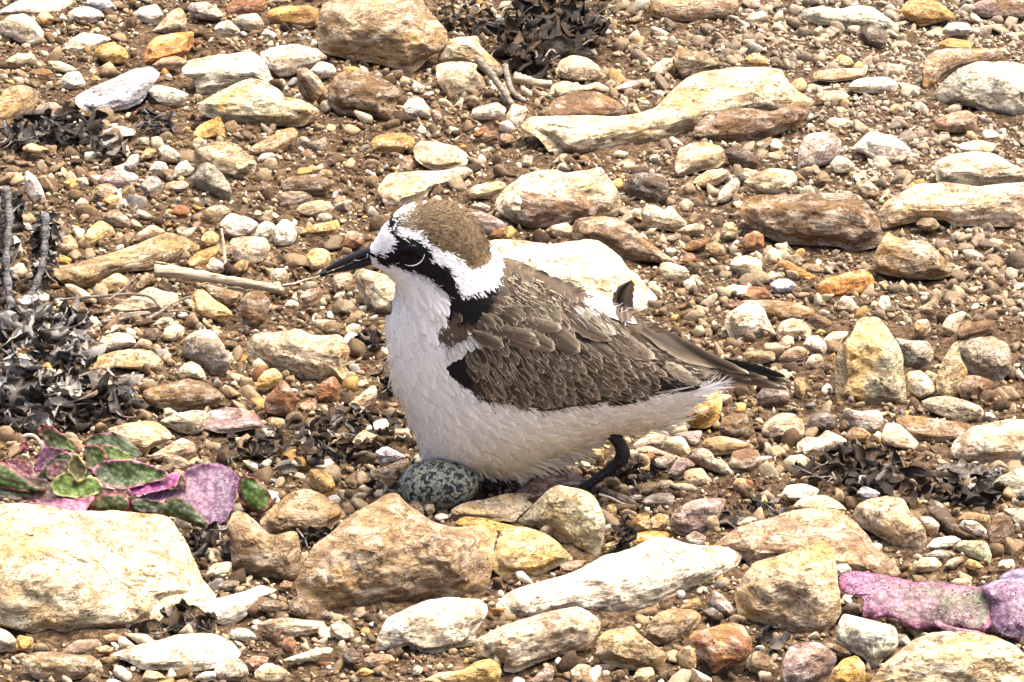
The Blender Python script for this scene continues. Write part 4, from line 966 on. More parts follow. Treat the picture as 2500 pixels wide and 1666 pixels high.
WHITE = np.array((.90, .89, .86)); CREAM = np.array((.74, .66, .52)); BLK = np.array((.012, .011, .012)); CAPB = np.array((.125, .088, .05))
BRN = np.array((.105, .075, .05)); PALEB = np.array((.44, .37, .265)); GREYW = np.array((.55, .53, .52))
P_CAP = toks("A880,262 A960,200 A1060,145 A1170,120 A1300,112 A1430,125 A1530,168 A1630,235 A1700,310 A1760,405 A1795,500 A1800,600 A1780,628 A1690,640 A1600,615 A1540,575 "
             "A1490,530 A1420,480 A1320,450 A1225,412 A1165,362 A1090,330 A1000,312")
P_FORE = toks("A795,350 A830,290 A880,240 A905,250 A870,325 A905,365 A905,430 A860,430 A862,370 A815,385")
P_MASK = toks("A640,600 A700,575 A760,585 A800,520 A850,470 A885,405 A950,380 A1035,372 A1125,410 A1190,455 A1200,535 A1270,575 A1350,600 A1405,640 A1425,700 A1460,770 A1490,850 "
              "A1600,860 A1720,840 A1830,800 A1850,830 A1830,915 A1740,1000 A1630,1050 A1500,1062 A1395,1035 A1352,975 A1385,880 A1400,820 A1320,790 A1240,720 A1170,670 A1050,640 "
              "A930,640 A850,620 A760,650 A690,655")
_c = P_MASK.mean(0); P_MASK = P_MASK + 2.2 * np.stack([(np.roll(P_MASK, -1, 0) - np.roll(P_MASK, 1, 0))[:, 1], -(np.roll(P_MASK, -1, 0) - np.roll(P_MASK, 1, 0))[:, 0]], 1) / (np.linalg.norm(np.roll(P_MASK, -1, 0) - np.roll(P_MASK, 1, 0), axis=1)[:, None] + 1e-6)
P_GREY = toks("A860,640 A1050,640 A1250,700 A1400,830 A1380,900 A1250,800 A1120,700 A980,680")
P_UPPER = toks("A1400,1000 A1520,1022 A1700,975 A1800,890 A1860,800 A1925,670 A2050,665 A2210,740 B1640,-20 B1770,50 B1920,110 B2110,180 C330,230 C600,310 C870,410 C1080,580 C1400,780 C1750,1080 "
               "C1450,1085 C1000,1095 C700,1150 B2300,1095 B2000,1130 B1700,1162 B1500,1122 B1200,1078 B1050,1022 B900,912 B800,850 B690,745 B760,680 B900,590 B1040,500 B1010,420 B860,470 B720,520 B620,450 B640,340 B720,250")
P_RUMP = toks("C270,270 C340,250 C470,290 C600,340 C680,380 C620,420 C500,400 C380,350")
P_BLKWING = toks("B690,745 B770,680 B900,610 B1000,600 B990,760 B1010,960 B880,890 B790,830")
P_GAP = toks("C110,380 C250,400 C420,480 C560,590 C540,620 C400,600 C260,600 C170,480")

def paint(x, y, jit=None):
    x = np.asarray(x, float); y = np.asarray(y, float)
    n1 = vnoise(x / 9, y / 9, seed=41, octv=2); n2 = vnoise(x / 9, y / 9, seed=42, octv=2)
    qx, qy = x + 5 * n1, y + 5 * n2
    c = np.empty(x.shape + (3,))
    k = np.clip((y - 860) / 260, 0, 1) * np.clip((x - 960) / 320, 0, 1)
    k = np.clip(k * 1.3 + .12 * vnoise(x / 40, y / 16, seed=43), 0, 1)[..., None]
    c[:] = WHITE * (1 - k) + CREAM * k
    fu = .75 * x + .45 * y; fv = -.45 * x + .75 * y
    c *= (1 + .16 * vnoise(fu / 60, fv / 7, seed=44, octv=3) - .05 * k[..., 0])[..., None]
    def put(poly, col, w=1.0, var=.0, vs=(5, 5)):
        m = inside(poly, qx, qy)
        cc = col * (1 + var * vnoise(x[m] / vs[0], y[m] / vs[1], seed=46, octv=2))[:, None]
        c[m] = c[m] * (1 - w) + cc * w
    put(P_GREY, np.array((.20, .18, .19)), .55)
    put(P_UPPER, BRN, 1, .4)
    put(P_RUMP, WHITE * .62)
    put(P_BLKWING, BLK)
    put(P_GAP, BLK * 1.5)
    put(P_CAP, CAPB, 1, .55, (4, 7))
    fc = inside(P_CAP, qx, qy) & (x < 1010 + 30 * n1) & (y < 545)
    c[fc] = c[fc] * .6 + np.array((.30, .25, .175)) * .4
    put(P_MASK, BLK)
    put(P_FORE, BLK)
    return c

FLOW = [(t[0], t[1], d) for t, d in [
    (toks("A700,480")[0], (.6, -.6)), (toks("A1000,250")[0], (1, -.25)), (toks("A1300,150")[0], (1, .1)), (toks("A1650,350")[0], (.55, .8)), (toks("A1760,560")[0], (.35, .95)),
    (toks("A1000,380")[0], (1, .2)), (toks("A1350,520")[0], (.9, .5)), (toks("A1600,680")[0], (.75, .65)), (toks("A1850,720")[0], (.85, .5)), (toks("A1000,600")[0], (1, .35)),
    (toks("A1300,690")[0], (.9, .5)), (toks("A800,700")[0], (.8, .6)), (toks("A1000,850")[0], (.6, .8)), (toks("A1200,950")[0], (.5, .85)), (toks("B300,300")[0], (-.05, 1)),
    (toks("B250,700")[0], (.05, 1)), (toks("B600,450")[0], (.5, .8)), (toks("B850,520")[0], (.55, .8)), (toks("B450,1000")[0], (.3, 1)), (toks("B900,1000")[0], (.75, .65)),
    (toks("B1300,1250")[0], (1, .32)), (toks("B1900,1300")[0], (1, .08)), (toks("D350,300")[0], (.3, .95)), (toks("D500,600")[0], (.2, 1)), (toks("D800,500")[0], (.6, .75)),
    (toks("D1200,500")[0], (.8, .55)), (toks("D1000,680")[0], (.55, .8)), (toks("D1700,350")[0], (1, .2)), (toks("D2200,250")[0], (1, -.05)), (toks("C1300,1200")[0], (1, -.22)), (toks("C450,330")[0], (.9, .35))]]

def flow(x, y):
    wx = np.zeros_like(x); wy = np.zeros_like(x)
    for a, b, d in FLOW:
        w_ = 1 / ((x - a) ** 2 + (y - b) ** 2 + 200) ** 1.3
        wx += w_ * d[0]; wy += w_ * d[1]
    n = np.hypot(wx, wy); return wx / n, wy / n

M_PLUME = vcol_material('plumage', 0.9, 0.1, 2200, 0.25, 0.0002, 0.25)
M_FEATHER = vcol_material('vaned_feather', 0.75, 0.2, 2600, 0.3, 0.0002, 0.3)
M_HORN = NB('black_horn', 0.42, 0.35); M_HORN.color((.012, .012, .015))
_t = M_HORN.n('ShaderNodeTexCoord'); M_HORN.normal(M_HORN.bump(M_HORN.noise(_t.outputs['Object'], 900, 3), .25, .0003)); M_HORN = M_HORN.m
M_LEG = NB('scaly_black_skin', 0.5, 0.3); M_LEG.color((.016, .014, .018))
_t = M_LEG.n('ShaderNodeTexCoord'); _v = M_LEG.n('ShaderNodeTexVoronoi', Scale=900.0); M_LEG.l(_t.outputs['Object'], _v.inputs['Vector'])
M_LEG.normal(M_LEG.bump(_v.outputs['Distance'], .6, .0005)); M_LEG = M_LEG.m
M_EYE = NB('glossy_eye', 0.25, 0.12); M_EYE.color((.004, .0035, .0035)); M_EYE = M_EYE.m
M_PALE = NB('pale_skin_and_glint', 0.6, 0.3); M_PALE.color((.62, .60, .55)); M_PALE = M_PALE.m  # skin of the eye ring, also the painted highlights by the nostril

def inflate(poly, n=60, nr=8, tf=.5, base=None):
    """A closed lens over a flat outline on the bird's plane, tf = half thickness over the short side."""
    B = resample(chaikin(poly), n)
    c = B.mean(0); ev, evec = np.linalg.eigh(np.cov((B - c).T))
    pr = (B - c) @ evec[:, 1]; pq = (B - c) @ evec[:, 0]
    hl = max(0, np.ptp(pr) - np.ptp(pq)) * .45
    ax = np.clip(pr, -hl, hl)[:, None] * evec[:, 1] + c
    loc = np.linalg.norm(B - ax, axis=1)
    V = []; F = []
    for sgn in (1, -1):
        for r in np.linspace(1, 0, nr)[0 if sgn > 0 else 1:]:
            P = ax + (B - ax) * r
            V.append(bpt(P[:, 0], P[:, 1], (0 if base is None else base) + sgn * tf * loc * 2 * math.sqrt(1 - r * r)))
    for j in range(n):
        k = (j + 1) % n
        for i in range(nr - 1): F.append((i * n + j, i * n + k, (i + 1) * n + k, (i + 1) * n + j))
        F.append((j, nr * n + j, nr * n + k, k))
        for i in range(nr, 2 * nr - 2): F.append((i * n + j, (i + 1) * n + j, (i + 1) * n + k, i * n + k))
    return np.vstack(V), F

def feather_mesh(base, tip, W, bend=0., l0=.5, l1=5., dark=BRN, pale=PALEB, rng=None, prof='round', fld_w=1.0, nt_=10, shaft=.55, mild=1.0):
    base = np.array(base, float); tip = np.array(tip, float)
    d = tip - base; L = np.hypot(*d); nrm = np.array((-d[1], d[0])) / L
    S = np.array([-1, -.86, -.6, -.25, 0, .25, .6, .86, 1.])
    T = np.r_[np.linspace(0, .86, nt_ - 4), .92, .96, .985, 1.]
    V = []; Cc = []; U = []
    ph = rng.uniform(0, 9); cm = np.clip(rng.normal(1, .22 * mild, 9), .5, 1.6)
    for t in T:
        if prof == 'round': p = min(1, .45 + 1.6 * t) * math.sqrt(max(0, 1 - max(0, (t - .55) / .45) ** 2.4))
        else: p = min(1, .5 + 1.5 * t) * math.sqrt(max(0, 1 - max(0, (t - .35) / .65) ** 2.0))
        for s in S:
            rag = 1 + .10 * math.sin(t * 37 + s * 9 + ph) * (abs(s) > .8)
            q = base + d * t + nrm * (bend * L * 4 * t * (1 - t) + s * W / 2 * p * rag)
            q = q + d / L * (abs(s) ** 2) * (-.10 * W)
            V.append((q[0], q[1], l0 + (l1 - l0) * t ** 1.2 + (1 - s * s) * W * .06))
            e = max(abs(s) ** 4 * .38, max(0, (t - .84) / .16) ** 1.5)
            c = dark * (1 - .36 * mild) * (1 - e) + pale * (1 - .08 * mild) * e
            c = c * (1 + .30 * math.sin(t * 26 + abs(s) * 7 + ph) * .35 * mild + rng.normal(0, .10 * mild))
            c = c * (1 - .38 * mild + .48 * mild * t) * cm[int(np.searchsorted(S, s))]  # base end darkened: shadow under overlapping feathers put into the colour
            if s == 0: c = c * shaft
            Cc.append(c)
    V = np.array(V); m = len(S)
    P = bpt(V[:, 0], V[:, 1], fld(V[:, 0], V[:, 1]) * fld_w + V[:, 2])
    F = [(i * m + j, i * m + j + 1, (i + 1) * m + j + 1, (i + 1) * m + j) for i in range(len(T) - 1) for j in range(m - 1)]
    return P, F, np.clip(np.array(Cc), 0, .9)

def build_bird():
    rng = np.random.default_rng(5)
    root = bpy.data.objects.new('bird', None); COL.objects.link(root)
    O = gpt(1250, 1188); root.location = O
    root.empty_display_size = .01
    tag(root, 'small brown and white plover with a black eye mask, standing over its speckled egg', 'bird')
    # body: one closed skin
    P, T, n = cdt(BODY, 4.2, 420)
    f = fld(P[:, 0], P[:, 1])
    f[:n] = 0
    fl = vnoise(P[:, 0] / 26, P[:, 1] / 26, seed=61, octv=3) * 4
    fr = bpt(P[:, 0], P[:, 1], f + fl * np.clip(f / 40, 0, 1)); bk = bpt(P[n:, 0], P[n:, 1], -f[n:])
    m = len(P)
    T2 = np.where(T < n, T, T - n + m)[:, ::-1]
    a = P[T[0]]; flip = (a[1, 0] - a[0, 0]) * (a[2, 1] - a[0, 1]) - (a[2, 0] - a[0, 0]) * (a[1, 1] - a[0, 1]) > 0
    F = np.vstack([T, T2])
    if flip: F = F[:, ::-1]
    col = paint(P[:, 0], P[:, 1]); col = np.vstack([col, col[n:]])
    V = np.vstack([fr, bk])
    link('body', new_mesh('body', local(V, O), F, M_PLUME, cols=np.clip(col, 0, .9)), root)
    # loose strands over the soft plumage
    N = 30000
    x = rng.uniform(gx0, gx1, N * 2); y = rng.uniform(gy0, gy1, N * 2)
    wingm = inside(P_WING, x, y) | inside(P_MANTLE, x, y)
    k = inside(BODY, x, y) & (~wingm | (rng.random(N * 2) < .03))
    x, y = x[k][:N], y[k][:N]
    kk = ~(inside(P_UPPER, x, y) & (x > 1440)); x, y = x[kk], y[kk]
    # denser rim along the under edge
    bx = resample(BODY, 1600); lo = bx[(bx[:, 1] > 700) | (bx[:, 0] < 1240)]
    lo = lo[lo[:, 0] < 1600]; lo = lo[rng.integers(0, len(lo), 2600)] + rng.normal(0, 4, (2600, 2)); lo = lo[inside(BODY, lo[:, 0], lo[:, 1])]
    x = np.r_[x, lo[:, 0]]; y = np.r_[y, lo[:, 1]]
    dx, dy = flow(x, y)
    ang = rng.normal(0, .22, len(x)); dx, dy = dx * np.cos(ang) - dy * np.sin(ang), dx * np.sin(ang) + dy * np.cos(ang)
    head = (y < 720) & (x < 1230)
    Ls = np.where(head, rng.uniform(10, 22, len(x)), rng.uniform(16, 38, len(x)))
    Ws = np.where(head, 1.5, 2.0) * rng.uniform(.7, 1.3, len(x))
    c0 = paint(x + rng.normal(0, 1.4, len(x)), y + rng.normal(0, 1.4, len(x))) * rng.normal(1, np.where(inside(P_CAP, x, y), .34, .11), len(x))[:, None]
    c0 = np.clip(c0, .004, .92)
    tuft = np.flatnonzero((y > 860) | ((x < 1010) & (y > 700)))
    tuft = tuft[(rng.random(len(tuft)) < .22) & (fld(x[tuft], y[tuft]) > 45)]
    Ls[tuft] = rng.uniform(44, 86, len(tuft)); Ws[tuft] = rng.uniform(2.2, 5.0, len(tuft))
    c0[tuft] *= rng.normal(1, .14, len(tuft))[:, None]
    V = []; C = []
    bendk = rng.normal(0, .18, len(x))
    for t, wd in ((0, 1.), (.5, .8), (1., .12)):
        cx = x + dx * Ls * t - dy * bendk * Ls * t * t; cy = y + dy * Ls * t + dx * bendk * Ls * t * t
        for s in (-1, 1):
            vx = cx - dy * Ws * wd * s; vy = cy + dx * Ws * wd * s
            off = np.maximum(fld(vx, vy), fld(x, y) * (1 - .8 * t)) + .4 + 2.6 * t
            V.append(bpt(vx, vy, off)); C.append(c0 * (1 - .12 * (t < .1)))
    V = np.stack(V, 1).reshape(-1, 3); C = np.stack(C, 1).reshape(-1, 3)
    b = np.arange(len(x))[:, None] * 6
    F = np.vstack([b + [0, 1, 3, 2], b + [2, 3, 5, 4]])
    # loose barbs over the folded wing and back
    nb_ = 3000
    bx_ = rng.uniform(gx0, gx1, nb_ * 4); by_ = rng.uniform(gy0, gy1, nb_ * 4)
    kb = (inside(P_WING, bx_, by_) | inside(P_MANTLE, bx_, by_)) & ~inside(P_BLKWING, bx_, by_) & ~inside(P_GAP, bx_, by_); bx_, by_ = bx_[kb][:nb_], by_[kb][:nb_]
    g = np.clip((bx_ - 1140) / 500, 0, 1); a_ = np.where(inside(P_MANTLE, bx_, by_), .45, .95 - .55 * g) + rng.normal(0, .16, len(bx_))
    lb = rng.uniform(8, 22, len(bx_)); wb = rng.uniform(.5, 1.1, len(bx_)); cb_ = np.where((rng.random(len(bx_)) < .5)[:, None], BRN * .4, PALEB * .72) * rng.uniform(.7, 1.2, len(bx_))[:, None]
    W3 = []
    for t, wd in ((0, 1.), (1., .3)):
        for s in (-1, 1):
            vx = bx_ + np.cos(a_) * lb * t - np.sin(a_) * wb * wd * s; vy = by_ + np.sin(a_) * lb * t + np.cos(a_) * wb * wd * s
            W3.append(bpt(vx, vy, fld(vx, vy) + 9.5 + 3.5 * t))
    W3 = np.stack(W3, 1).reshape(-1, 3); b2 = np.arange(len(bx_))[:, None] * 4 + len(V)
    F = [tuple(q) for q in F] + [tuple(q) for q in b2 + [0, 1, 3, 2]]
    V = np.vstack([V, W3]); C = np.vstack([C, np.repeat(cb_, 4, 0)]); F = np.array(F)
    o = link('plumage', new_mesh('plumage', local(V, O), F, M_PLUME, cols=np.clip(C, 0, .9)), root); o['kind'] = 'stuff'
    # overlapping soft feathers of breast, flank and belly
    FV = []; FF = []; FC = []; base_i = 0
    for yy in np.arange(680, 1150, 17):
        for xx in np.arange(930, 1660, 22):
            q = np.array((xx, yy)) + rng.normal(0, 8, 2)
            if not inside(BODY, q[:1], q[1:])[0] or inside(P_UPPER, q[:1], q[1:])[0] or inside(P_WING, q[:1], q[1:])[0] or fld(*q) < 22: continue
            fx, fy = flow(q[:1], q[1:]); d = np.array((fx[0], fy[0])); a_ = rng.normal(0, .16); d = np.array((d[0] * math.cos(a_) - d[1] * math.sin(a_), d[0] * math.sin(a_) + d[1] * math.cos(a_)))
            Ln = rng.uniform(42, 78); cc = paint(q[:1], q[1:])[0] * rng.normal(1, .05)
            if cc.mean() < .4: continue
            e = q + d * Ln * .5
            if not inside(BODY, e[:1], e[1:])[0]: continue
            P_, F_, c = feather_mesh(q - d * Ln * .5, e, rng.uniform(18, 30), l0=.3, l1=rng.uniform(1.5, 4), dark=cc * .93, pale=np.minimum(cc * 1.06, .9), rng=rng, prof='long', nt_=9, shaft=.97, bend=rng.normal(0, .05), mild=.25)
            FV.append(P_); FF += [tuple(i + base_i for i in f2) for f2 in F_]; FC.append(c); base_i += len(P_)
    o = link('breast_feathers', new_mesh('breast_feathers', local(np.vstack(FV), O), FF, M_PLUME, cols=np.vstack(FC)), root); o['kind'] = 'stuff'
    # beak, eye
    up = toks("A140,832 A200,772 A330,692 A470,622 A600,568 A650,556 A720,570 A735,620 A640,655 A480,705 A320,765 A200,815")
    lw = toks("A142,836 A210,815 A330,768 A480,708 A640,658 A740,625 A770,655 A715,715 A640,738 A575,758 A450,788 A300,810 A185,842")
    beak = None
    for nm, pl in (('upper_bill', up), ('lower_bill', lw)):
        v, f_ = inflate(pl, 70, 8, .42)
        o = link(nm, new_mesh(nm, local(v, O), f_, M_HORN), root)
        if nm == 'upper_bill': beak = o
    v, f_ = inflate(toks("A505,655 A540,640 A590,628 A618,630 A600,650 A560,668 A515,672"), 30, 4, .2, 11)
    link('nostril', new_mesh('nostril', local(v, O), f_, M_EYE), beak)
    v, f_ = tube(bpt(*toks("A480,680 A500,672 A520,676 A545,676").T, np.array([11., 12, 12, 12])), .00012 * np.array([.5, 1, 1, .5]), 6)
    link('nostril_glint', new_mesh('nostril_glint', local(v, O), f_, M_PALE), beak)  # highlight beside the nostril, put in as a pale sliver
    v, f_ = tube(bpt(*toks("A604,650 A616,640 A622,626 A612,616").T, np.array([12., 12, 12, 12])), .00018 * np.array([.6, 1.2, 1, .4]), 6)
    link('nostril_glint', new_mesh('nostril_glint', local(v, O), f_, M_PALE), beak)  # second highlight on the bill, likewise a pale sliver
    ec = toks("A1048,505")[0]; u, vv = np.meshgrid(np.linspace(0, math.pi, 13), np.linspace(0, 2 * math.pi, 25)[:-1], indexing='ij')
    ex = ec[0] + 27 * np.sin(u) * np.cos(vv); ey = ec[1] + 23 * np.sin(u) * np.sin(vv)
    ez = fld(*ec) - 4 + 10 * np.cos(u)
    E = bpt(ex.ravel(), ey.ravel(), ez.ravel()); F = [(i * 24 + j, i * 24 + (j + 1) % 24, (i + 1) * 24 + (j + 1) % 24, (i + 1) * 24 + j) for i in range(12) for j in range(24)]
    eye = link('eye', new_mesh('eye', local(E, O), F, M_EYE), root)
    a = toks("A1168,488 A1160,520 A1140,552 A1105,580 A1060,600 A1015,606 A978,600")
    a = spline(a, 24)
    v, f_ = tube(bpt(a[:, 0], a[:, 1], fld(a[:, 0], a[:, 1]) + 5.5), .00022 * np.sin(np.linspace(.25, 2.9, 24)) * (1 + .3 * np.sin(np.arange(24) * 2.1)), 6)
    link('eye_ring', new_mesh('eye_ring', local(v, O), f_, M_PALE), eye)
    # wing: dark bed with every feather its own piece
    wp, wt, wn = cdt(P_WING, 9, 200)
    dist = np.min(np.hypot(wp[:, None, 0] - wp[None, :wn, 0], wp[:, None, 1] - wp[None, :wn, 1]), axis=1)
    bed = np.tile(BRN * .5, (len(wp), 1)); bl = inside(P_BLKWING, wp[:, 0], wp[:, 1]) | inside(P_GAP, wp[:, 0], wp[:, 1]); bed[bl] = BLK
    wv = bpt(wp[:, 0], wp[:, 1], fld(wp[:, 0], wp[:, 1]) + np.minimum(dist * .5, 5) - .5)
    a = wp[wt[0]]; fl = (a[1, 0] - a[0, 0]) * (a[2, 1] - a[0, 1]) - (a[2, 0] - a[0, 0]) * (a[1, 1] - a[0, 1]) > 0
    wing = link('wing', new_mesh('wing', local(wv, O), wt[:, ::-1] if fl else wt, M_PLUME, cols=bed), root)
    cnt = [0]
    def feather(b, t, W, parent=None, name='feather', **kw):
        P_, F_, c = feather_mesh(b, t, W, rng=rng, **kw)
        link(name, new_mesh(name, local(P_, O), F_, M_FEATHER, cols=c), wing if parent is None else parent); cnt[0] += 1
    def tract(poly, step, length, W, dirs, l0, l1, dark, pale, jit=.25, skip=None, rowshift=True):
        """Shingled rows over a region: dirs = [(anchor, direction)...]"""
        x0, y0 = poly.min(0); x1, y1 = poly.max(0); r = 0
        for yy in np.arange(y0, y1, step[1]):
            r += 1
            for xx in np.arange(x0 + (r % 2) * step[0] / 2, x1, step[0]):
                q = np.array((xx, yy)) + rng.normal(0, jit, 2) * np.array(step) * .6
                if not inside(poly, q[:1], q[1:])[0]: continue
                if skip is not None and inside(skip, q[:1], q[1:])[0]: continue
                ws = np.array([1 / ((q[0] - a[0]) ** 2 + (q[1] - a[1]) ** 2 + 50) for a, _ in dirs]); d = (ws[:, None] * np.array([d for _, d in dirs])).sum(0)
                d = d / np.hypot(*d); g = (q[0] - x0) / (x1 - x0)
                Ln = length[0] + (length[1] - length[0]) * g; Wd = W[0] + (W[1] - W[0]) * g
                dk = dark * rng.normal(1, .26) * (1 + .06 * rng.normal(size=3))
                feather(q - d * Ln * .75, q + d * Ln * .25, Wd * rng.uniform(.75, 1.25), l0=l0, l1=l1 + rng.uniform(-.8, .8), dark=dk, pale=pale * rng.normal(1, .1), bend=rng.normal(0, .02))
    A_ = lambda s: toks(s)[0]
    MB_ = BRN * 1.15
    tract(P_MANTLE, (24, 17), (32, 46), (24, 34), [(A_("B1000,300"), (.75, .55)), (A_("B1400,100"), (.9, .45)), (A_("B2000,230"), (.92, .4))], .5, 3.5, MB_, PALEB * .7, skip=P_CAP)
    P_COV = toks("B1030,640 B1120,580 B1350,560 B1700,600 B2030,620 B2352,640 C200,700 C420,640 C560,640 C760,720 C980,790 C1060,900 C1040,950 C980,1000 C960,1060 C800,1080 C520,1110 C300,1110 "
                 "B2000,1095 B1700,1120 B1500,1090 B1250,1050 B1110,990 B1040,900 B1000,780")
    tract(P_COV, (25, 21), (54, 92), (23, 34), [(A_("B1000,750"), (.45, .9)), (A_("B1100,950"), (.55, .85)), (A_("B1500,850"), (.62, .78)), (A_("B1900,800"), (.74, .68)), (A_("C300,900"), (.80, .60)), (A_("C800,900"), (.9, .42))],
          2.5, 8.5, BRN * 1.35, PALEB * 1.15, jit=.5)
    P_SCAP = toks("B1080,330 B1300,260 B1600,250 B1850,330 B1960,430 B1900,520 B1700,540 B1500,510 B1300,500 B1100,460")
    tract(P_SCAP, (24, 17), (40, 60), (24, 32), [(A_("B1150,400"), (.8, .6)), (A_("B1600,300"), (.86, .5)), (A_("B1900,450"), (.82, .57))], 4, 9.5, BRN * 1.45, PALEB * 1.1, jit=.5)
    # the large lower scapulars
    for b, t, W in (("B1000,400", "B1300,525", 130), ("B1250,390", "B1640,520", 150), ("B1480,400", "B1780,560", 160), ("B1730,380", "B2020,590", 195), ("B1120,350", "B1600,440", 120), ("B1450,290", "B1850,390", 120)):
        feather(A_(b), A_(t), W / 3.92, l0=8, l1=13, dark=BRN * 1.45, pale=PALEB * 1.25, bend=.03)
    # tertials and the long folded quills
    quill = [("C130,330", "C560,560", 130, .05, 5, 9, BRN * 1.3, PALEB * 1.2), ("C300,330", "C600,520", 110, .05, 6, 10, PALEB * .9, WHITE * .8), ("C460,390", "C975,755", 170, .07, 5, 11, BRN * 1.6, PALEB * 1.3),
             ("C780,600", "C1500,1010", 90, .02, 3, 5, BRN * .8, PALEB * .7), ("C860,520", "C1880,1012", 135, .04, 8, 15, BRN * 1.25, PALEB * 1.25),
             ("C1150,760", "C2060,1062", 95, .05, 5, 10, BRN * .9, PALEB * 1.5), ("C1000,760", "C1420,1040", 80, .03, 6, 8, BRN * 1.2, PALEB * 1.1), ("C1060,820", "C1400,1055", 110, -.02, 7, 9, PALEB * .85, PALEB * 1.3),
             ("C1100,800", "C1900,1085", 90, .0, 4, 6, BRN * .9, PALEB * 1.0)]
    for b, t, W, bd, l0, l1, dk, pl in quill:
        feather(A_(b), A_(t), W / 3.92, bend=bd, l0=l0, l1=l1, dark=dk, pale=pl, prof='long', nt_=14)
    for b, t, W, l in (("C1600,900", "C2230,1052", 90, 3), ("C1500,930", "C2170,1078", 80, 5), ("C1000,960", "C1410,1080", 120, 5), ("C520,1130", "C800,1130", 70, 2), ("C960,950", "C1330,1035", 110, 6)):
        feather(A_(b), A_(t), W / 3.92, l0=l, l1=l + 1, dark=BLK * 1.4, pale=BLK * 3, prof='long', nt_=12)
    feather(A_("C965,1055"), A_("C1370,1048"), 4.2, l0=9, l1=9, dark=WHITE * .8, pale=WHITE * .8, prof='long', nt_=10, shaft=1)
    # tail and the blown-up feather
    for b, t, W, l, dk in (("C1250,930", "C2260,1178", 110, 1, BRN * 1.1), ("C1250,960", "C2180,1150", 100, 3, BRN * 1.3), ("C1200,1040", "C2050,1135", 90, 0, PALEB * 1.1), ("C1200,900", "C2290,1120", 90, -6, BRN * .8), ("C1200,950", "C2240,1150", 90, -12, BRN)):
        feather(A_(b), A_(t), W / 3.92, parent=root, name='tail_feather', l0=l, l1=l, dark=dk, pale=PALEB, prof='long', nt_=14, fld_w=.6)
    for b, t, W, bd, l, dk in (("C705,440", "C752,112", 200, -.17, 8, BRN * 2.6), ("C640,380", "C745,130", 40, -.20, 13, BRN * .5)):
        feather(A_(b), A_(t), W / 3.92, parent=root, name='raised_feather', bend=bd, l0=l, l1=l + 3, dark=dk, pale=BRN * .6, prof='long', nt_=14)
    for b, t, W in (("C200,290", "C560,510", 60), ("C350,280", "C640,420", 60), ("C420,310", "C720,450", 50), ("C560,350", "C800,480", 50)):
        feather(A_(b), A_(t), W / 3.92, l0=3, l1=7, dark=WHITE * .55, pale=WHITE * .8, prof='long', shaft=.8)
    # fringe of white breast feathers over the shoulder
    for i in range(46):
        t = i / 45
        p = np.array(A_("B730,590")) * (1 - t) + np.array(A_("B1080,400")) * t + rng.normal(0, 3, 2)
        d = np.array((.42, .9)) + rng.normal(0, .1, 2)
        feather(p, p + d * rng.uniform(20, 30), 6, l0=4, l1=8, dark=WHITE * rng.uniform(.6, 1), pale=WHITE, prof='long', shaft=.9)
    print('feathers', cnt[0])
    # leg
    c = np.array([(440, 200, 92), (490, 310, 86), (560, 420, 80), (612, 520, 84), (628, 590, 96), (600, 660, 92), (520, 730, 68), (420, 810, 60), (310, 890, 60), (200, 970, 60), (110, 1035, 66)], float)
    c = spline(c, 40)
    px_, py_ = c[:, 0] / 5.227 + 1400, c[:, 1] / 5.227 + 980
    v, f_ = tube(bpt(px_, py_, np.full(40, 46.)), c[:, 2] / 5.227 * BPX * (1 + .04 * np.sin(np.arange(40) * 1.1)), 18, .03)
    leg = link('leg', new_mesh('leg', local(v, O), f_, M_LEG), root)
    foot = bpt(np.array([px_[-1]]), np.array([py_[-1]]), np.array([46.]))[0]
    for a in (-.5, 0.1, .7):
        q = np.array([foot, foot + (-.006 * math.cos(a), -.006 * math.sin(a), -.0035), foot + (-.014 * math.cos(a), -.014 * math.sin(a), -.0055)])
        v, f_ = tube(q, [.0016, .0013, .0006], 8); link('toe', new_mesh('toe', local(v, O), f_, M_LEG), leg)

P_MANTLE = toks("A1640,1080 A1780,1030 A1880,940 A1940,830 A1965,735 A2040,745 A2200,795 B1620,40 B1750,105 B1900,165 B2060,225 B1990,262 B1800,250 B1500,215 B1300,215 B1100,250 B950,300 B800,270")
P_WING = toks("B690,745 B770,685 B900,605 B1050,520 B1075,440 B1060,320 B1300,245 B1600,235 B1850,310 B2050,330 C200,300 C480,380 C700,470 C860,570 C1000,690 C1300,850 C1500,980 C1400,1065 C1100,1095 "
              "C960,1095 C800,1122 C520,1150 B2300,1095 B2000,1128 B1700,1160 B1500,1122 B1200,1078 B1050,1020 B900,910 B800,850")
build_bird()

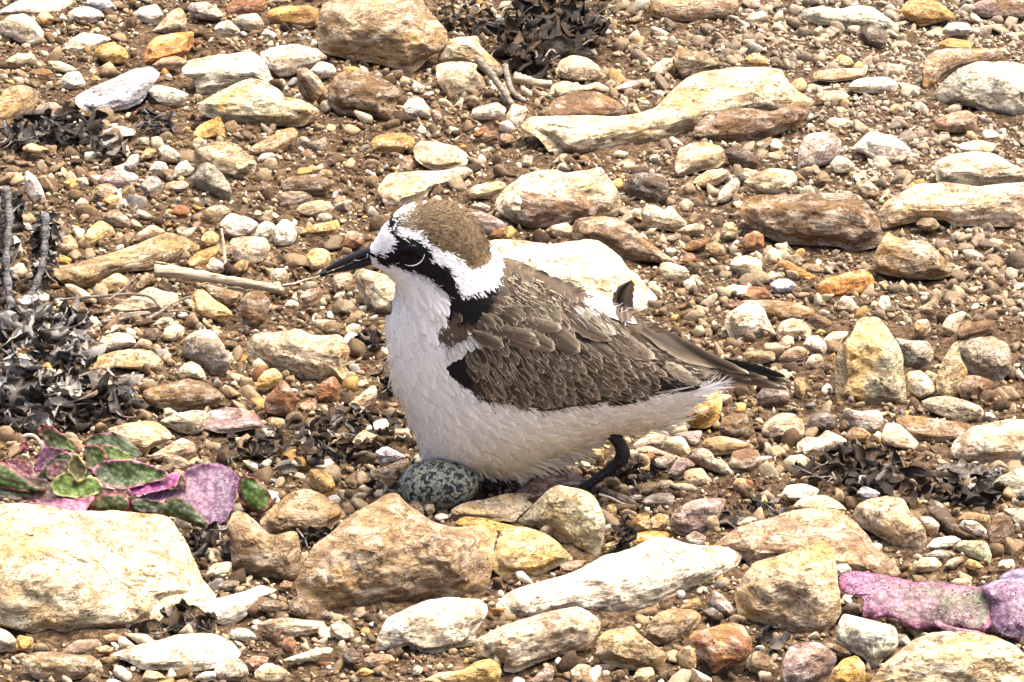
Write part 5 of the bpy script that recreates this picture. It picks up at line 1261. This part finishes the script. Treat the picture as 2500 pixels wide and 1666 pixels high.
# ---------------------------------------------------------------- the egg
def build_egg():
    k = NB('speckled_shell', .55, .3)
    tc = k.n('ShaderNodeTexCoord'); v = tc.outputs['Object']
    n1 = k.noise(v, 520, 4, .6, 1.0); n2 = k.noise(v, 800, 3, .6, 1.2); n3 = k.noise(v, 180, 2)
    c = k.mix(n3, (.30, .30, .19), (.21, .24, .18))
    c = k.mix(k.ramp(n2, [(0, 0), (.5, 0), (.54, .8), (1, .8)]), c, (.12, .12, .13))
    c = k.mix(k.ramp(n1, [(0, 0), (.50, 0), (.53, 1), (1, 1)]), c, (.012, .012, .016))
    k.color(c)
    base = gpt(1070, 1236)
    pxm = KPX * float(gdepth(1070, 1258))
    a, b = 100 * pxm, 68 * pxm
    U, W_ = np.meshgrid(np.linspace(0, math.pi, 25), np.linspace(0, 2 * math.pi, 49)[:-1], indexing='ij')
    x = -a * np.cos(U) ; r = b * np.sin(U) * (1 + .12 * np.cos(U))
    V = np.stack([x, r * np.cos(W_), r * np.sin(W_)], -1).reshape(-1, 3)
    th = -.10
    V = np.c_[V[:, 0] * math.cos(th) + V[:, 2] * math.sin(th), V[:, 1], -V[:, 0] * math.sin(th) + V[:, 2] * math.cos(th) + b * .60]
    F = [(i * 48 + j, i * 48 + (j + 1) % 48, (i + 1) * 48 + (j + 1) % 48, (i + 1) * 48 + j) for i in range(24) for j in range(48)]
    e = link('egg', new_mesh('egg', V, F, k.m), None, base + np.array((0, .004, 0)))
    tag(e, 'olive egg with black speckles lying under the bird\'s breast', 'egg')
build_egg()

# ---------------------------------------------------------------- succulents
def leaf_material():
    k = NB('glistening_leaf', .5, .3)
    at = k.n('ShaderNodeAttribute', attribute_name='col'); tc = k.n('ShaderNodeTexCoord'); v = tc.outputs['Object']
    vo = k.n('ShaderNodeTexVoronoi', Scale=620.0); k.l(v, vo.inputs['Vector'])
    n = k.noise(v, 160, 4, .6)
    c = k.mix(.5, at.outputs['Color'], k.ramp(n, [(.3, .1), (.7, .75)]), 'OVERLAY')
    c = k.mix(k.ramp(vo.outputs['Distance'], [(0, .5), (.22, .25), (.42, 0), (1, 0)]), c, k.mix(.32, at.outputs['Color'], (.70, .66, .62)))
    c = k.mix(k.ramp(vo.outputs['Distance'], [(0, 0), (.45, 0), (.75, .6), (1, .6)]), c, k.mix(.8, at.outputs['Color'], (.01, .01, .01)))
    k.color(c)
    b = k.bump(vo.outputs['Distance'], .45, .0005)
    k.normal(k.bump(n, .4, .001, b))
    k.b.inputs['Subsurface Weight'].default_value = .12
    k.b.inputs['Subsurface Radius'].default_value = (.002, .001, .0006)
    return k.m
M_LEAF = leaf_material()
M_BEAD = vcol_material('water_cell', .15, .6)

GRN = (0.076, 0.117, 0.018); BGR = (0.179, 0.250, 0.045); PUR = (0.179, 0.066, 0.135); MAG = (0.250, 0.031, 0.152); RED = (0.269, 0.045, 0.054); DKG = (0.036, 0.059, 0.013); PNK = (0.394, 0.152, 0.215); LIL = (0.201, 0.076, 0.135); YEL = (0.429, 0.411, 0.143); DRED = (0.152, 0.045, 0.054)

def leaf_mesh(poly, t0, inner, rim, lean, cup, thick, seed, inner2=None, horiz=0.0):
    """A fleshy curved leaf: outline in the view, leaning back by lean, hollowed by cup, rim coloured apart."""
    B = chaikin(poly); S = math.sqrt(np.ptp(B[:, 0]) * np.ptp(B[:, 1])); n = int(np.clip(S * .55, 36, 110)); nr = int(np.clip(S * .14, 8, 22))
    B = resample(B, n); c = B.mean(0)
    B = B + 3.0 * np.c_[vnoise(B[:, 0] / 6, B[:, 1] / 6, seed=seed, octv=2), vnoise(B[:, 0] / 6, B[:, 1] / 6, seed=seed + 1, octv=2)]
    ev, evec = np.linalg.eigh(np.cov((B - c).T)); pr = (B - c) @ evec[:, 1]; pq = (B - c) @ evec[:, 0]
    hl = max(0, np.ptp(pr) - np.ptp(pq)) * .42; md = np.ptp(pq)
    ax = np.clip(pr, -hl, hl)[:, None] * evec[:, 1] + c
    yb = B[:, 1].max()
    V = []; C = []; F = []
    rs = np.linspace(1, 0, nr) ** .8
    for side in (1, -1):
        for r in (rs if side > 0 else np.linspace(1, 0, 5)[1:]):
            P = ax + (B - ax) * r; x, y = P.T
            z = -lean * (yb - y) - cup * md * (1 - r * r) + md * .13 * vnoise(x / md * 2.2, y / md * 2.2, seed=seed + 3, octv=3) + md * .09 * r ** 3 * 1.8 * vnoise(x / md * 5, y / md * 5, seed=seed + 4, octv=2)
            z = z + side * thick * md * math.sqrt(max(0, 1 - r ** 3))
            t = t0 - z * KPX * t0
            V.append(pt(x, y, t))
            m = np.clip((r - .72) / .26 + .35 * vnoise(x / 14, y / 14, seed=seed + 5, octv=2), 0, 1)[:, None]
            g = np.clip(.5 + .5 * (x - c[0]) / (np.ptp(B[:, 0]) / 2) + .4 * vnoise(x / 30, y / 30, seed=seed + 9), 0, 1)[:, None]
            ci = np.array(inner) * (1 - g) + np.array(inner if inner2 is None else inner2) * g
            C.append(ci * (1 - m) + np.array(rim) * m)
    for j in range(n):
        k = (j + 1) % n
        for i in range(nr - 1): F.append((i * n + j, i * n + k, (i + 1) * n + k, (i + 1) * n + j))
        F.append((j, nr * n + j, nr * n + k, k))
        for i in range(nr, nr + 3): F.append((i * n + j, (i + 1) * n + j, (i + 1) * n + k, i * n + k))
    return np.vstack(V), F, np.vstack(C)

def beads(poly, V3, rng, n, r0, parent, O, colr):
    """Bladder cells: small glassy bumps sitting on the leaf's upper skin."""
    bv, bf = ico(1)
    q = V3[rng.integers(0, len(V3), n)] + rng.normal(0, r0 * .5, (n, 3)) * (1, .3, 1)
    r = r0 * rng.uniform(.5, 1.2, n)
    V = (bv[None] * r[:, None, None] * np.array((1, .45, 1)) + q[:, None]).reshape(-1, 3)
    F = (bf[None] + (np.arange(n) * len(bv))[:, None, None]).reshape(-1, 3)
    col = np.array(colr) * rng.uniform(.8, 1.35, (n, 1))
    o = link('bladder_cells', new_mesh('bladder_cells', local(V, O), F, M_BEAD, cols=np.repeat(np.clip(col, 0, .9), len(bv), 0)), parent)
    o['kind'] = 'stuff'

def succulent_one():
    O = gpt(330, 1275)
    root = bpy.data.objects.new('succulent', None); COL.objects.link(root); root.location = O; root.empty_display_size = .01
    tag(root, 'low succulent with crinkled green leaves edged red and a broad lilac leaf', 'plant', 'succulent leaves on the stony ground')
    L = [("-60,520 120,500 300,560 500,600 760,640 980,650 1060,720 900,800 500,790 100,740 -60,720", DKG, DRED, .5, .05, 1268, DRED),
         ("380,420 520,400 700,430 830,480 900,580 700,640 480,620 360,560", DRED, DKG, .4, .05, 1258, DKG),
         ("650,290 740,220 850,185 960,190 1040,240 1110,300 1180,370 1150,405 1050,390 930,310 840,285 740,295", DKG, DRED, .5, .05, 1238, (0.055, 0.083, 0.017)),
         ("150,300 200,250 240,290 230,340 170,345", RED, PNK, .3, -.05, 1240, None),
         ("840,280 940,300 1050,370 1150,410 1000,430 880,420 830,340", GRN, PNK, .4, .05, 1243, BGR),
         ("295,190 350,130 420,125 480,170 560,220 620,280 665,350 640,380 560,330 510,350 430,380 380,330 350,250", (0.072, 0.061, 0.022), RED, .25, .12, 1240, GRN),
         ("20,430 100,395 220,420 270,500 260,590 180,560", DRED, RED, .4, .1, 1248, None),
         ("270,500 290,420 350,330 380,300 500,330 560,360 450,400 380,450 320,515", PUR, MAG, .2, .1, 1246, (0.088, 0.055, 0.033)),
         ("680,300 760,280 830,310 890,400 870,450 780,500 720,500 690,400", (0.088, 0.083, 0.039), RED, .2, .1, 1250, GRN),
         ("330,500 400,420 480,370 570,340 600,400 570,500 540,560 420,600 300,610 270,560", (0.077, 0.110, 0.050), PNK, .3, .12, 1252, GRN),
         ("-60,430 0,430 80,460 180,540 290,620 385,640 370,685 280,690 150,670 0,650 -60,640", GRN, RED, .3, -.1, 1262, (0.055, 0.066, 0.017)),
         ("750,510 800,440 950,405 1150,420 1330,490 1410,545 1300,590 1150,630 1040,660 900,640 810,590", DKG, PNK, .45, .16, 1262, GRN),
         ("550,510 570,420 620,345 660,400 720,480 700,560 640,610 600,560", (0.165, 0.149, 0.050), YEL, .15, .14, 1264, (0.121, 0.088, 0.033)),
         ("1040,630 1200,590 1360,540 1480,505 1470,620 1300,675 1150,700 1060,715", MAG, PNK, .9, .1, 1266, MAG),
         ("1500,520 1580,460 1700,445 1800,440 1900,490 1970,560 1950,650 1930,760 1890,850 1850,930 1760,960 1700,945 1620,850 1500,760 1400,730 1300,750 1200,745 1080,745 1250,670 1440,650 1530,640", LIL, PUR, .9, .16, 1282, (0.198, 0.132, 0.176)),
         ("1450,640 1480,520 1525,580 1530,640 1490,660", (0.121, 0.088, 0.033), RED, .2, -.05, 1270, None),
         ("1950,640 1965,560 2010,535 2100,560 2200,640 2235,740 2200,830 2130,865 2060,820 1970,780", (0.055, 0.105, 0.008), RED, .1, -.08, 1258, (0.088, 0.143, 0.017)),
         ("1060,760 1150,725 1260,745 1350,765 1300,850 1120,840", DKG, PUR, .3, .05, 1276, None),
         ("400,640 430,570 500,530 590,510 610,640 700,560 740,530 820,580 850,640 800,700 700,725 560,725 450,705", BGR, YEL, .3, .14, 1272, (0.110, 0.182, 0.028)),
         ("1280,840 1340,760 1460,710 1560,770 1650,860 1720,960 1700,985 1560,930 1430,890", DKG, (0.154, 0.088, 0.039), .1, -.12, 1292, (0.050, 0.072, 0.017)),
         ("740,830 760,740 850,690 960,690 1050,710 1065,840 900,845", (0.110, 0.094, 0.017), RED, .1, -.12, 1284, DKG),
         ("200,755 350,730 560,735 720,720 800,690 740,780 690,860 600,840 450,815 320,785", LIL, RED, .8, .1, 1286, PNK)]
    rng = np.random.default_rng(14)
    for i, (p, inner, rim, lean, cup, gy, in2) in enumerate(L):
        poly = view_poly('L', p)
        V, F, C = leaf_mesh(poly, float(gdepth(350, gy)), inner, rim, lean, cup, .05, 100 + i * 7, in2)
        lf = link('leaf', new_mesh('leaf', local(V, O), F, M_LEAF, cols=np.clip(C, 0, .9)), root)
        if i == 14:
            ri = V[:len(V) * 3 // 5]
            beads(poly, ri, rng, 420 if i == 14 else 200, .00026 if i == 14 else .0003, lf, O, (.16, .07, .11) if i == 14 else (.09, .15, .02))
    s = spline(np.array([(p[0], p[1], 0) for p in view_poly('L', "185,225 230,212 280,220 315,255 330,290")]), 14)
    v, f = tube(pt(s[:, 0], s[:, 1], np.full(14, float(gdepth(350, 1240)))), .0007, 6)
    link('stem', new_mesh('stem', local(v, O), f, M_STEM_PALE), root)

def succulent_two():
    O = gpt(2330, 1545)
    root = bpy.data.objects.new('succulent', None); COL.objects.link(root); root.location = O; root.empty_display_size = .01
    tag(root, 'pink bead-covered fleshy leaf beside the golden-edged rock, with purple leaves at the photo\'s edge', 'plant', 'succulent leaves on the stony ground')
    L = [("2160,920 2220,870 2352,830 2440,840 2440,940 2290,920", (0.306, 0.234, 0.324), PUR, .6, .0, 1500, None, 0),
         ("1165,880 1300,855 1500,890 1650,930 1800,930 2000,960 2130,950 2170,1020 2160,1100 2150,1200 2100,1255 1950,1240 1800,1215 1680,1235 1600,1215 1550,1165 1450,1150 1400,1175 1310,1145 1330,1020 1200,1000 1165,960", (0.324, 0.135, 0.225), (0.306, 0.090, 0.171), .75, -.12, 1546, (0.117, 0.135, 0.045), 900),
         ("2060,970 2180,910 2290,900 2440,940 2440,1320 2270,1290 2180,1250 2130,1150 2150,1050", (0.324, 0.180, 0.270), (0.378, 0.253, 0.333), .6, -.14, 1558, (0.216, 0.152, 0.180), 400),
         ("1760,1190 1800,1165 1880,1210 2000,1230 2150,1265 1980,1260 1850,1250", (0.306, 0.180, 0.216), (0.225, 0.073, 0.027), .5, -.1, 1556, LIL, 0)]
    rng = np.random.default_rng(15)
    for i, (p, inner, rim, lean, cup, gy, in2, nb) in enumerate(L):
        poly = view_poly('R8', p)
        V, F, C = leaf_mesh(poly, float(gdepth(2300, gy)), inner, rim, lean, cup, .10, 300 + i * 7, in2)
        lf = link('leaf', new_mesh('leaf', local(V, O), F, M_LEAF, cols=np.clip(C, 0, .9)), root)
        if nb:
            beads(poly, V[:len(V) * 3 // 4], rng, nb, .00032, lf, O, (.34, .19, .26))

# ---------------------------------------------------------------- dead leaves
def litter_material():
    k = NB('withered_leaf', .75, .06)
    tc = k.n('ShaderNodeTexCoord'); oi = k.n('ShaderNodeObjectInfo')
    off = k.n('ShaderNodeVectorMath', operation='SCALE'); off.inputs[0].default_value = (2.1, 3.7, 1.3); k.l(oi.outputs['Random'], off.inputs['Scale'])
    add = k.n('ShaderNodeVectorMath', operation='ADD'); k.l(tc.outputs['Object'], add.inputs[0]); k.l(off.outputs[0], add.inputs[1])
    n = k.noise(add.outputs[0], 330, 5, .7, 1.0)
    base = oi.outputs['Color']
    c = k.mix(k.ramp(n, [(0, 1), (.40, .9), (.52, 0), (1, 0)]), base, (.018, .015, .014))
    c = k.mix(k.ramp(n, [(0, 0), (.55, 0), (.68, .7), (1, .9)]), c, k.mix(.5, base, (.74, .70, .62)))
    k.color(c); k.normal(k.bump(n, .8, .0012))
    return k.m
M_DEAD = litter_material()

def wood_material(name, a, b):
    k = NB(name, .85, .15)
    tc = k.n('ShaderNodeTexCoord'); mp = k.n('ShaderNodeMapping'); mp.inputs['Scale'].default_value = (.16, .5, 1.4); k.l(tc.outputs['Object'], mp.inputs['Vector'])
    n = k.noise(mp.outputs[0], 900, 5, .7, .5)
    k.color(k.mix(k.ramp(n, [(.38, 0), (.62, 1)]), a, b)); k.normal(k.bump(n, .8, .0008))
    return k.m
M_STICK = wood_material('bleached_wood', (.26, .19, .11), (.60, .52, .38))
M_TWIG = wood_material('grey_twig', (.12, .09, .065), (.33, .28, .22))
M_STEM_PALE = wood_material('pale_straw', (.42, .34, .22), (.68, .60, .46))
M_STEM_RED = wood_material('reddish_stem', (.16, .05, .05), (.30, .10, .09))
M_CHAR = wood_material('charred_stalk', (.02, .018, .018), (.22, .21, .20))

def curl_meshes():
    out = []
    rng = np.random.default_rng(77)
    for s in range(16):
        nu, nv = 9, 7
        U, V = np.meshgrid(np.linspace(-1, 1, nu), np.linspace(-1, 1, nv), indexing='ij')
        wd = (1 - .75 * np.abs(U) ** 2.2) * rng.uniform(.35, .6)
        curl = rng.uniform(.9, 2.6) * rng.choice([-1, 1]); bend = rng.uniform(-1.1, 1.1); tw = rng.uniform(-1.0, 1.0)
        a = V * curl * .75
        y = np.sin(a) / max(.4, abs(curl) * .75) * wd; z = (1 - np.cos(a)) / max(.4, abs(curl) * .75) * wd
        t = tw * U; y, z = y * np.cos(t) - z * np.sin(t), y * np.sin(t) + z * np.cos(t)
        b = bend * U; x = np.sin(b) / bend if abs(bend) > .05 else U
        z = z + ((1 - np.cos(b)) / bend if abs(bend) > .05 else 0)
        k = vnoise(U * 2.2 + s * 3, V * 2.2, seed=s, octv=3)
        z = z + .22 * k; y = y + .10 * vnoise(U * 3, V * 3 + s, seed=s + 50)
        P = np.stack([x, y, z], -1).reshape(-1, 3)
        F = [(i * nv + j, i * nv + j + 1, (i + 1) * nv + j + 1, (i + 1) * nv + j) for i in range(nu - 1) for j in range(nv - 1)]
        out.append(new_mesh('leaf', P, F, M_DEAD, True))
    return out

CURLS = curl_meshes()
TONES = {'s': (.74, .69, .61), 'g': (.30, .26, .215), 'k': (.07, .055, .043), 'b': (.15, .10, .06), 't': (.32, .23, .14)}  # silvery leaves brightened further: their highlights are put into the colour

def leaf_pile(label, cat, name, areas, seed, stalks=(), group=None):
    rng = np.random.default_rng(seed)
    allp = np.vstack([view_poly(v, p) for v, p, *_ in areas])
    O = gpt(allp[:, 0].mean(), allp[:, 1].max() - 5)
    root = bpy.data.objects.new(name, None); COL.objects.link(root); root.location = O; root.empty_display_size = .01
    tag(root, label, cat, group)
    for v, p, n, tones, size, slope in areas:
        poly = view_poly(v, p); yb = poly[:, 1].max(); x0, y0 = poly.min(0); x1, y1 = poly.max(0)
        t0 = float(gdepth(poly[:, 0].mean(), yb)); k = 0
        while k < n:
            q = rng.uniform((x0, y0), (x1, y1))
            if not inside(poly, q[:1], q[1:])[0]: continue
            k += 1
            z = -slope * (yb - q[1]) + rng.uniform(0, 14)
            pos = pt(q[0], q[1], t0 - z * KPX * t0)
            if pos[2] < .001: pos[2] = .001 + rng.uniform(0, .003)
            o = link('leaf', CURLS[rng.integers(0, 16)], root, pos - O, (*(np.array(TONES[tones[rng.integers(0, len(tones))]]) * rng.uniform(.6, 1.3)), 1))
            s = rng.uniform(*size) * KPX * t0 * .5
            o.scale = (s, s * rng.uniform(.8, 1.2), s * rng.uniform(.8, 1.3))
            o.rotation_euler = (rng.choice((0, math.pi)) + rng.normal(0, .8), rng.normal(0, .45), rng.uniform(0, 6.28))
        for m_ in range(n // 7):                # wiry stems tangled through the heap
            q = rng.uniform((x0, y0), (x1, y1))
            if not inside(poly, q[:1], q[1:])[0]: continue
            a = rng.uniform(0, math.pi); Ls = rng.uniform(40, 120)
            c = np.array([q + Ls * (f - .5) * np.array((math.cos(a), .5 * math.sin(a))) + rng.normal(0, 7, 2) for f in (0, .3, .65, 1)])
            s = spline(np.c_[c, rng.uniform(0, 26, 4)], 14)
            P = pt(s[:, 0], s[:, 1], t0 - (-slope * (yb - s[:, 1]) + s[:, 2]) * KPX * t0); P[:, 2] = np.maximum(P[:, 2], .001)
            V, F = tube(P, np.linspace(3.2, 1.4, 14) * KPX * t0, 6, .1, m_)
            link('stem', new_mesh('stem', local(V, O), F, M_TWIG if rng.random() < .5 else M_CHAR), root)
    for v, p, r, slope in stalks:
        c = view_poly(v, p); yb = c[:, 1].max(); t0 = float(gdepth(c[-1, 0], yb))
        s = spline(np.c_[c, np.zeros(len(c))], 24)
        P = pt(s[:, 0], s[:, 1], t0 + slope * (yb - s[:, 1]) * KPX * t0)
        V, F = tube(P, r * KPX * t0 * (1 + .25 * np.sin(np.arange(24) * 1.7)), 9, .18, seed)
        link('stalk', new_mesh('stalk', local(V, O), F, M_CHAR), root)
    return root

def dead_plants():
    G = 'heaps of withered leaves'
    leaf_pile('big grey and black withered plant with shrivelled leaves, left of the mustard-yellow stone', 'dead plant', 'dead_plant',
              [('R4', "0,560 250,560 520,560 600,700 600,880 560,1000 430,1330 250,1360 0,1340", 230, 'sssgkkk', (36, 96), 1.2),
               ('R4', "235,-20 345,-10 345,180 320,330 250,480 205,460 215,300", 60, 'kkgs', (36, 76), .5),
               ('R4', "-10,-190 90,-180 140,-40 100,100 70,300 60,560 -10,600", 64, 'kkgs', (36, 80), .6)], 51,
              (('R4', "290,-20 285,150 270,300 215,470 150,600", 9, .5), ('R4', "40,-190 60,0 40,250 60,500 100,700", 9, .6)), G)
    leaf_pile('black curled dead leaves round a dark hollow, beside the rounded brown-tan stone', 'dead leaves', 'leaf_litter',
              [('R4', "420,1080 600,1000 800,1000 880,1130 860,1260 700,1290 480,1330", 46, 'kkkg', (40, 90), 1.4)], 52, (), G)
    leaf_pile('black and brown leaf litter between the lilac succulent leaf and the egg', 'dead leaves', 'leaf_litter',
              [('Q', "0,1050 560,1010 1000,800 1450,760 1700,720 2150,800 2300,1100 2000,1220 1700,1420 1300,1500 1000,1480 700,1540 300,1450 0,1300", 130, 'kkgbk', (26, 66), 2.4),
               ('R7', "430,160 560,150 600,220 500,330 430,360 330,400 240,380 330,250", 22, 'kkg', (28, 60), 1.8)], 53, (), G)
    leaf_pile('black shrivelled leaves in the shade under the bird\'s belly', 'dead leaves', 'leaf_litter',
              [('D', "840,720 1000,720 1150,760 1400,740 1300,860 1150,930 930,960 860,850", 44, 'kk', (26, 60), 2.2), ('S', "440,820 620,790 860,840 1100,880 1050,1030 760,1080 480,1030", 40, 'kkb', (24, 56), 2.4)], 54, (), G)
    leaf_pile('black seaweed-like litter below the big cream edge rock', 'dead leaves', 'leaf_litter',
              [('R8', "940,160 1100,90 1300,60 1500,90 1750,190 2000,180 2230,240 2200,420 1900,440 1650,390 1300,320 1000,310", 120, 'kkkgb', (34, 90), 2.0)], 55, (), G)
    leaf_pile('black and brown withered leaf heap behind the white wavy-topped stone', 'dead leaves', 'leaf_litter',
              [('R2', "1100,60 1250,0 1550,-20 1750,40 1770,260 1620,310 1500,230 1300,260 1440,400 1360,510 1180,460 1090,300 1060,160", 120, 'kkbbk', (36, 100), 1.6),
               ('R2', "650,20 1000,20 1150,140 1000,230 800,230 720,150", 34, 'bbtk', (26, 60), 1.8)], 56,
              (('R2', "1100,150 1130,230 1160,330 1200,420", 15, 1.2),), G)
    leaf_pile('dark grey shrivelled litter strip below the long blue-grey slab', 'dead leaves', 'leaf_litter',
              [('R1', "20,880 130,770 300,700 450,720 640,740 640,860 500,910 300,910 100,960", 76, 'kkgg', (34, 84), 1.8),
               ('R1', "860,720 1050,690 1120,760 1060,880 920,880", 22, 'kkg', (30, 60), 1.8), ('R1', "530,920 640,870 780,890 780,990 620,1010", 20, 'kgs', (30, 60), 1.8)], 57, (), G)
    leaf_pile('few black leaves between the notched tan stone and the huge cream boulder', 'dead leaves', 'leaf_litter',
              [('R6', "1180,640 1330,570 1460,540 1460,780 1280,800", 22, 'kkg', (34, 70), 1.4), ('R6', "1900,590 2090,570 2070,640 1960,720 1910,700", 14, 'kk', (30, 56), 1.2)], 58, (), G)
    leaf_pile('black torn leaf caught under the white flake at the huge boulder\'s corner', 'dead leaf', 'leaf_litter',
              [('R6', "1080,1110 1230,1090 1390,1180 1300,1240 1080,1200 960,1290 830,1290 850,1250", 24, 'kkgb', (34, 84), 1.6)], 59, (), G)
    leaf_pile('crumpled black leaf with a glossy fold, beside the rust-red jagged stone', 'dead leaf', 'leaf_litter',
              [('R8', "650,1290 730,1200 820,1240 820,1350 740,1370", 9, 'kkg', (40, 74), 1.2)], 60, (), G)
    leaf_pile('black leaf scraps beside the purple-grey topped stone', 'dead leaves', 'leaf_litter',
              [('R8', "430,450 600,420 820,400 830,480 700,510 560,510 430,600", 22, 'kkgt', (30, 64), 2.0)], 61, (), G)
    leaf_pile('black stump-like charred leaf roll between the bulging stone and the ochre pebbles', 'dead leaf', 'leaf_litter',
              [('R7', "1850,560 1920,520 1950,680 1850,720", 14, 'kk', (34, 60), .3)], 62, (), G)
    leaf_pile('dark scraps of leaf by the bird\'s breast, above the slanting cream stone', 'dead leaves', 'leaf_litter',
              [('N', "1650,1180 1900,1150 2040,1230 1980,1300 1750,1320", 18, 'kkg', (26, 54), 2.0), ('Q', "1950,300 2100,270 2190,450 2200,570 2010,560", 14, 'kk', (28, 56), 1.2)], 63, (), G)

def big_leaf(label, v, pts, tone, gy, lean):
    poly = view_poly(v, pts)
    V, F, C = leaf_mesh(poly, float(gdepth(poly[:, 0].mean(), gy)), tone, tone, lean, .15, .02, 901 + len(label))
    O = gpt(poly[:, 0].mean(), gy)
    o = link('dry_leaf', new_mesh('dry_leaf', local(V, O), F, M_DEAD), None, O, (*tone, 1))
    tag(o, label, 'dry leaf')

def twig(label, v, paths, gy, mat, name='twig', cat='twig', slope=1.2, ridge=.12, stub=False):
    O = None; root = None
    for i, (p, r0, r1) in enumerate(paths):
        c = view_poly(v, p)
        s = spline(np.c_[c, np.zeros(len(c))], 30)
        t0 = float(gdepth(c[:, 0].mean(), gy))
        y = s[:, 1]
        P = pt(s[:, 0], y, t0 + slope * (gy - y) * KPX * t0)
        P[:, 2] = np.maximum(P[:, 2], .0012)
        V, F = tube(P, np.linspace(r0, r1, 30) * KPX * t0 * (1 + .08 * np.sin(np.arange(30) * 1.9)), 10, ridge, i)
        if root is None:
            O = P[0]; root = link(name, new_mesh(name, local(V, O), F, mat), None, O); tag(root, label, cat)
        else:
            link('branch', new_mesh('branch', local(V, O), F, mat), root)
    return root

def twigs():
    R = lambda v, y: VIEW[v][1] + y / VIEW[v][2]
    twig('pale split stick lying below the long ledge stone, pointing at the beak', 'R4', [("985,345 1080,350 1250,375 1420,400 1600,430 1740,455 1790,470", 15, 9), ("1010,330 1150,335 1300,365 1480,395 1640,425", 6, 3), ("990,288 1060,300 1130,318 1200,345", 2.2, 3), ("1740,430 1775,445 1800,470 1785,500", 7, 4)], R('R4', 490), M_STICK, 'stick', 'stick', .6, .2)
    twig('thin forked brown twig crossing the pale flat stone', 'R4', [("380,530 560,512 720,500 880,495 960,510 1010,560 1045,595", 3.2, 4), ("940,700 990,640 1045,590 1120,545 1215,508", 4.5, 2.6), ("1070,605 1160,598 1230,620 1270,655", 2.6, 2), ("690,530 750,490 840,410 885,370", 3, 2)], R('R4', 650), M_TWIG, slope=1.2)
    twig('short grey twig below the thin forked one', 'R4', [("650,685 740,665 840,635 960,615", 6, 4), ("770,640 860,615 950,610", 5, 3)], R('R4', 700), M_TWIG, slope=1.4)
    twig('upright pale straw beside the small yellow stone', 'R4', [("1412,75 1422,150 1432,250 1440,335", 3.2, 4.2)], R('R4', 345), M_STEM_PALE, 'straw', 'straw', .2)
    twig('fine reddish straw running from the stick\'s knot to the beak tip', 'R4', [("1800,450 1880,425 1950,400 2020,385 2060,368", 2.6, 1.6)], R('R4', 460), M_STEM_PALE, 'straw', 'straw', .9)
    twig('long grey dead branch leaning down from the leaf heap', 'R2', [("960,380 1030,460 1090,540 1140,610 1180,680", 10, 7), ("1130,420 1150,500 1175,580 1225,625 1260,650", 8, 6)], R('R2', 690), M_TWIG, 'branch', 'branch', 1.0, .15)
    twig('short tan branch lying behind the dead branch', 'R2', [("1190,495 1280,520 1360,540 1430,545", 14, 8)], R('R2', 560), M_STICK, 'branch', 'branch', .8)
    twig('thin dark twigs sticking up at the top edge beside the biggest boulder', 'R2', [("850,-40 855,20 845,70 800,110", 4, 3), ("870,-20 900,50 935,80 930,120", 4, 3), ("760,20 755,70 800,40 830,60", 3, 2), ("1040,80 1048,130 1040,160", 3, 2)], R('R2', 160), M_TWIG, slope=.6)
    twig('thin white straw beside the dark olive shard', 'S', [("330,1190 480,1240 600,1300 700,1360 790,1420", 4, 3)], R('S', 1425), M_STEM_PALE, 'straw', 'straw', 1.6)
    twig('thin curved brown stalk in the dead plant', 'R4', [("290,960 295,1020 320,1060 330,1090", 3, 3)], R('R4', 1120), M_TWIG, 'stalk', 'twig', .6)
    big_leaf('long grey dry leaf with a wavy tip on the black leaf heap', 'R2', "1235,210 1330,195 1400,130 1500,85 1520,110 1490,170 1400,200 1310,250 1250,250", (.20, .185, .175), R('R2', 290), .8)
    big_leaf('dark curled dry leaf with a pale rim, above the long grey one', 'R2', "1510,90 1600,40 1700,20 1760,90 1740,160 1640,130 1560,130", (.06, .055, .05), R('R2', 220), .8)
    big_leaf('flat grey withered leaf at the lower edge of the dead plant', 'R4', "330,1080 430,1075 520,1130 580,1195 640,1200 560,1215 450,1205 390,1150", (.36, .34, .31), R('R4', 1225), 1.2)
    big_leaf('dark cupped withered leaf at the dead plant\'s hollow', 'R4', "640,1090 740,1060 840,1080 885,1140 870,1200 800,1190 700,1150", (.07, .065, .06), R('R4', 1235), .9)
    big_leaf('pale grey withered leaf on top of the dead plant', 'R4', "100,520 160,500 230,480 245,520 210,560 140,555", (.42, .41, .40), R('R4', 700), .9)
    big_leaf('dark striped bark strip in front of the big cream edge rock', 'R8', "1790,180 1900,160 2050,170 2150,200 2180,290 2050,310 1880,290 1800,240", (.13, .105, .085), R('R8', 340), 1.2)

succulent_one()
succulent_two()
dead_plants()
twigs()
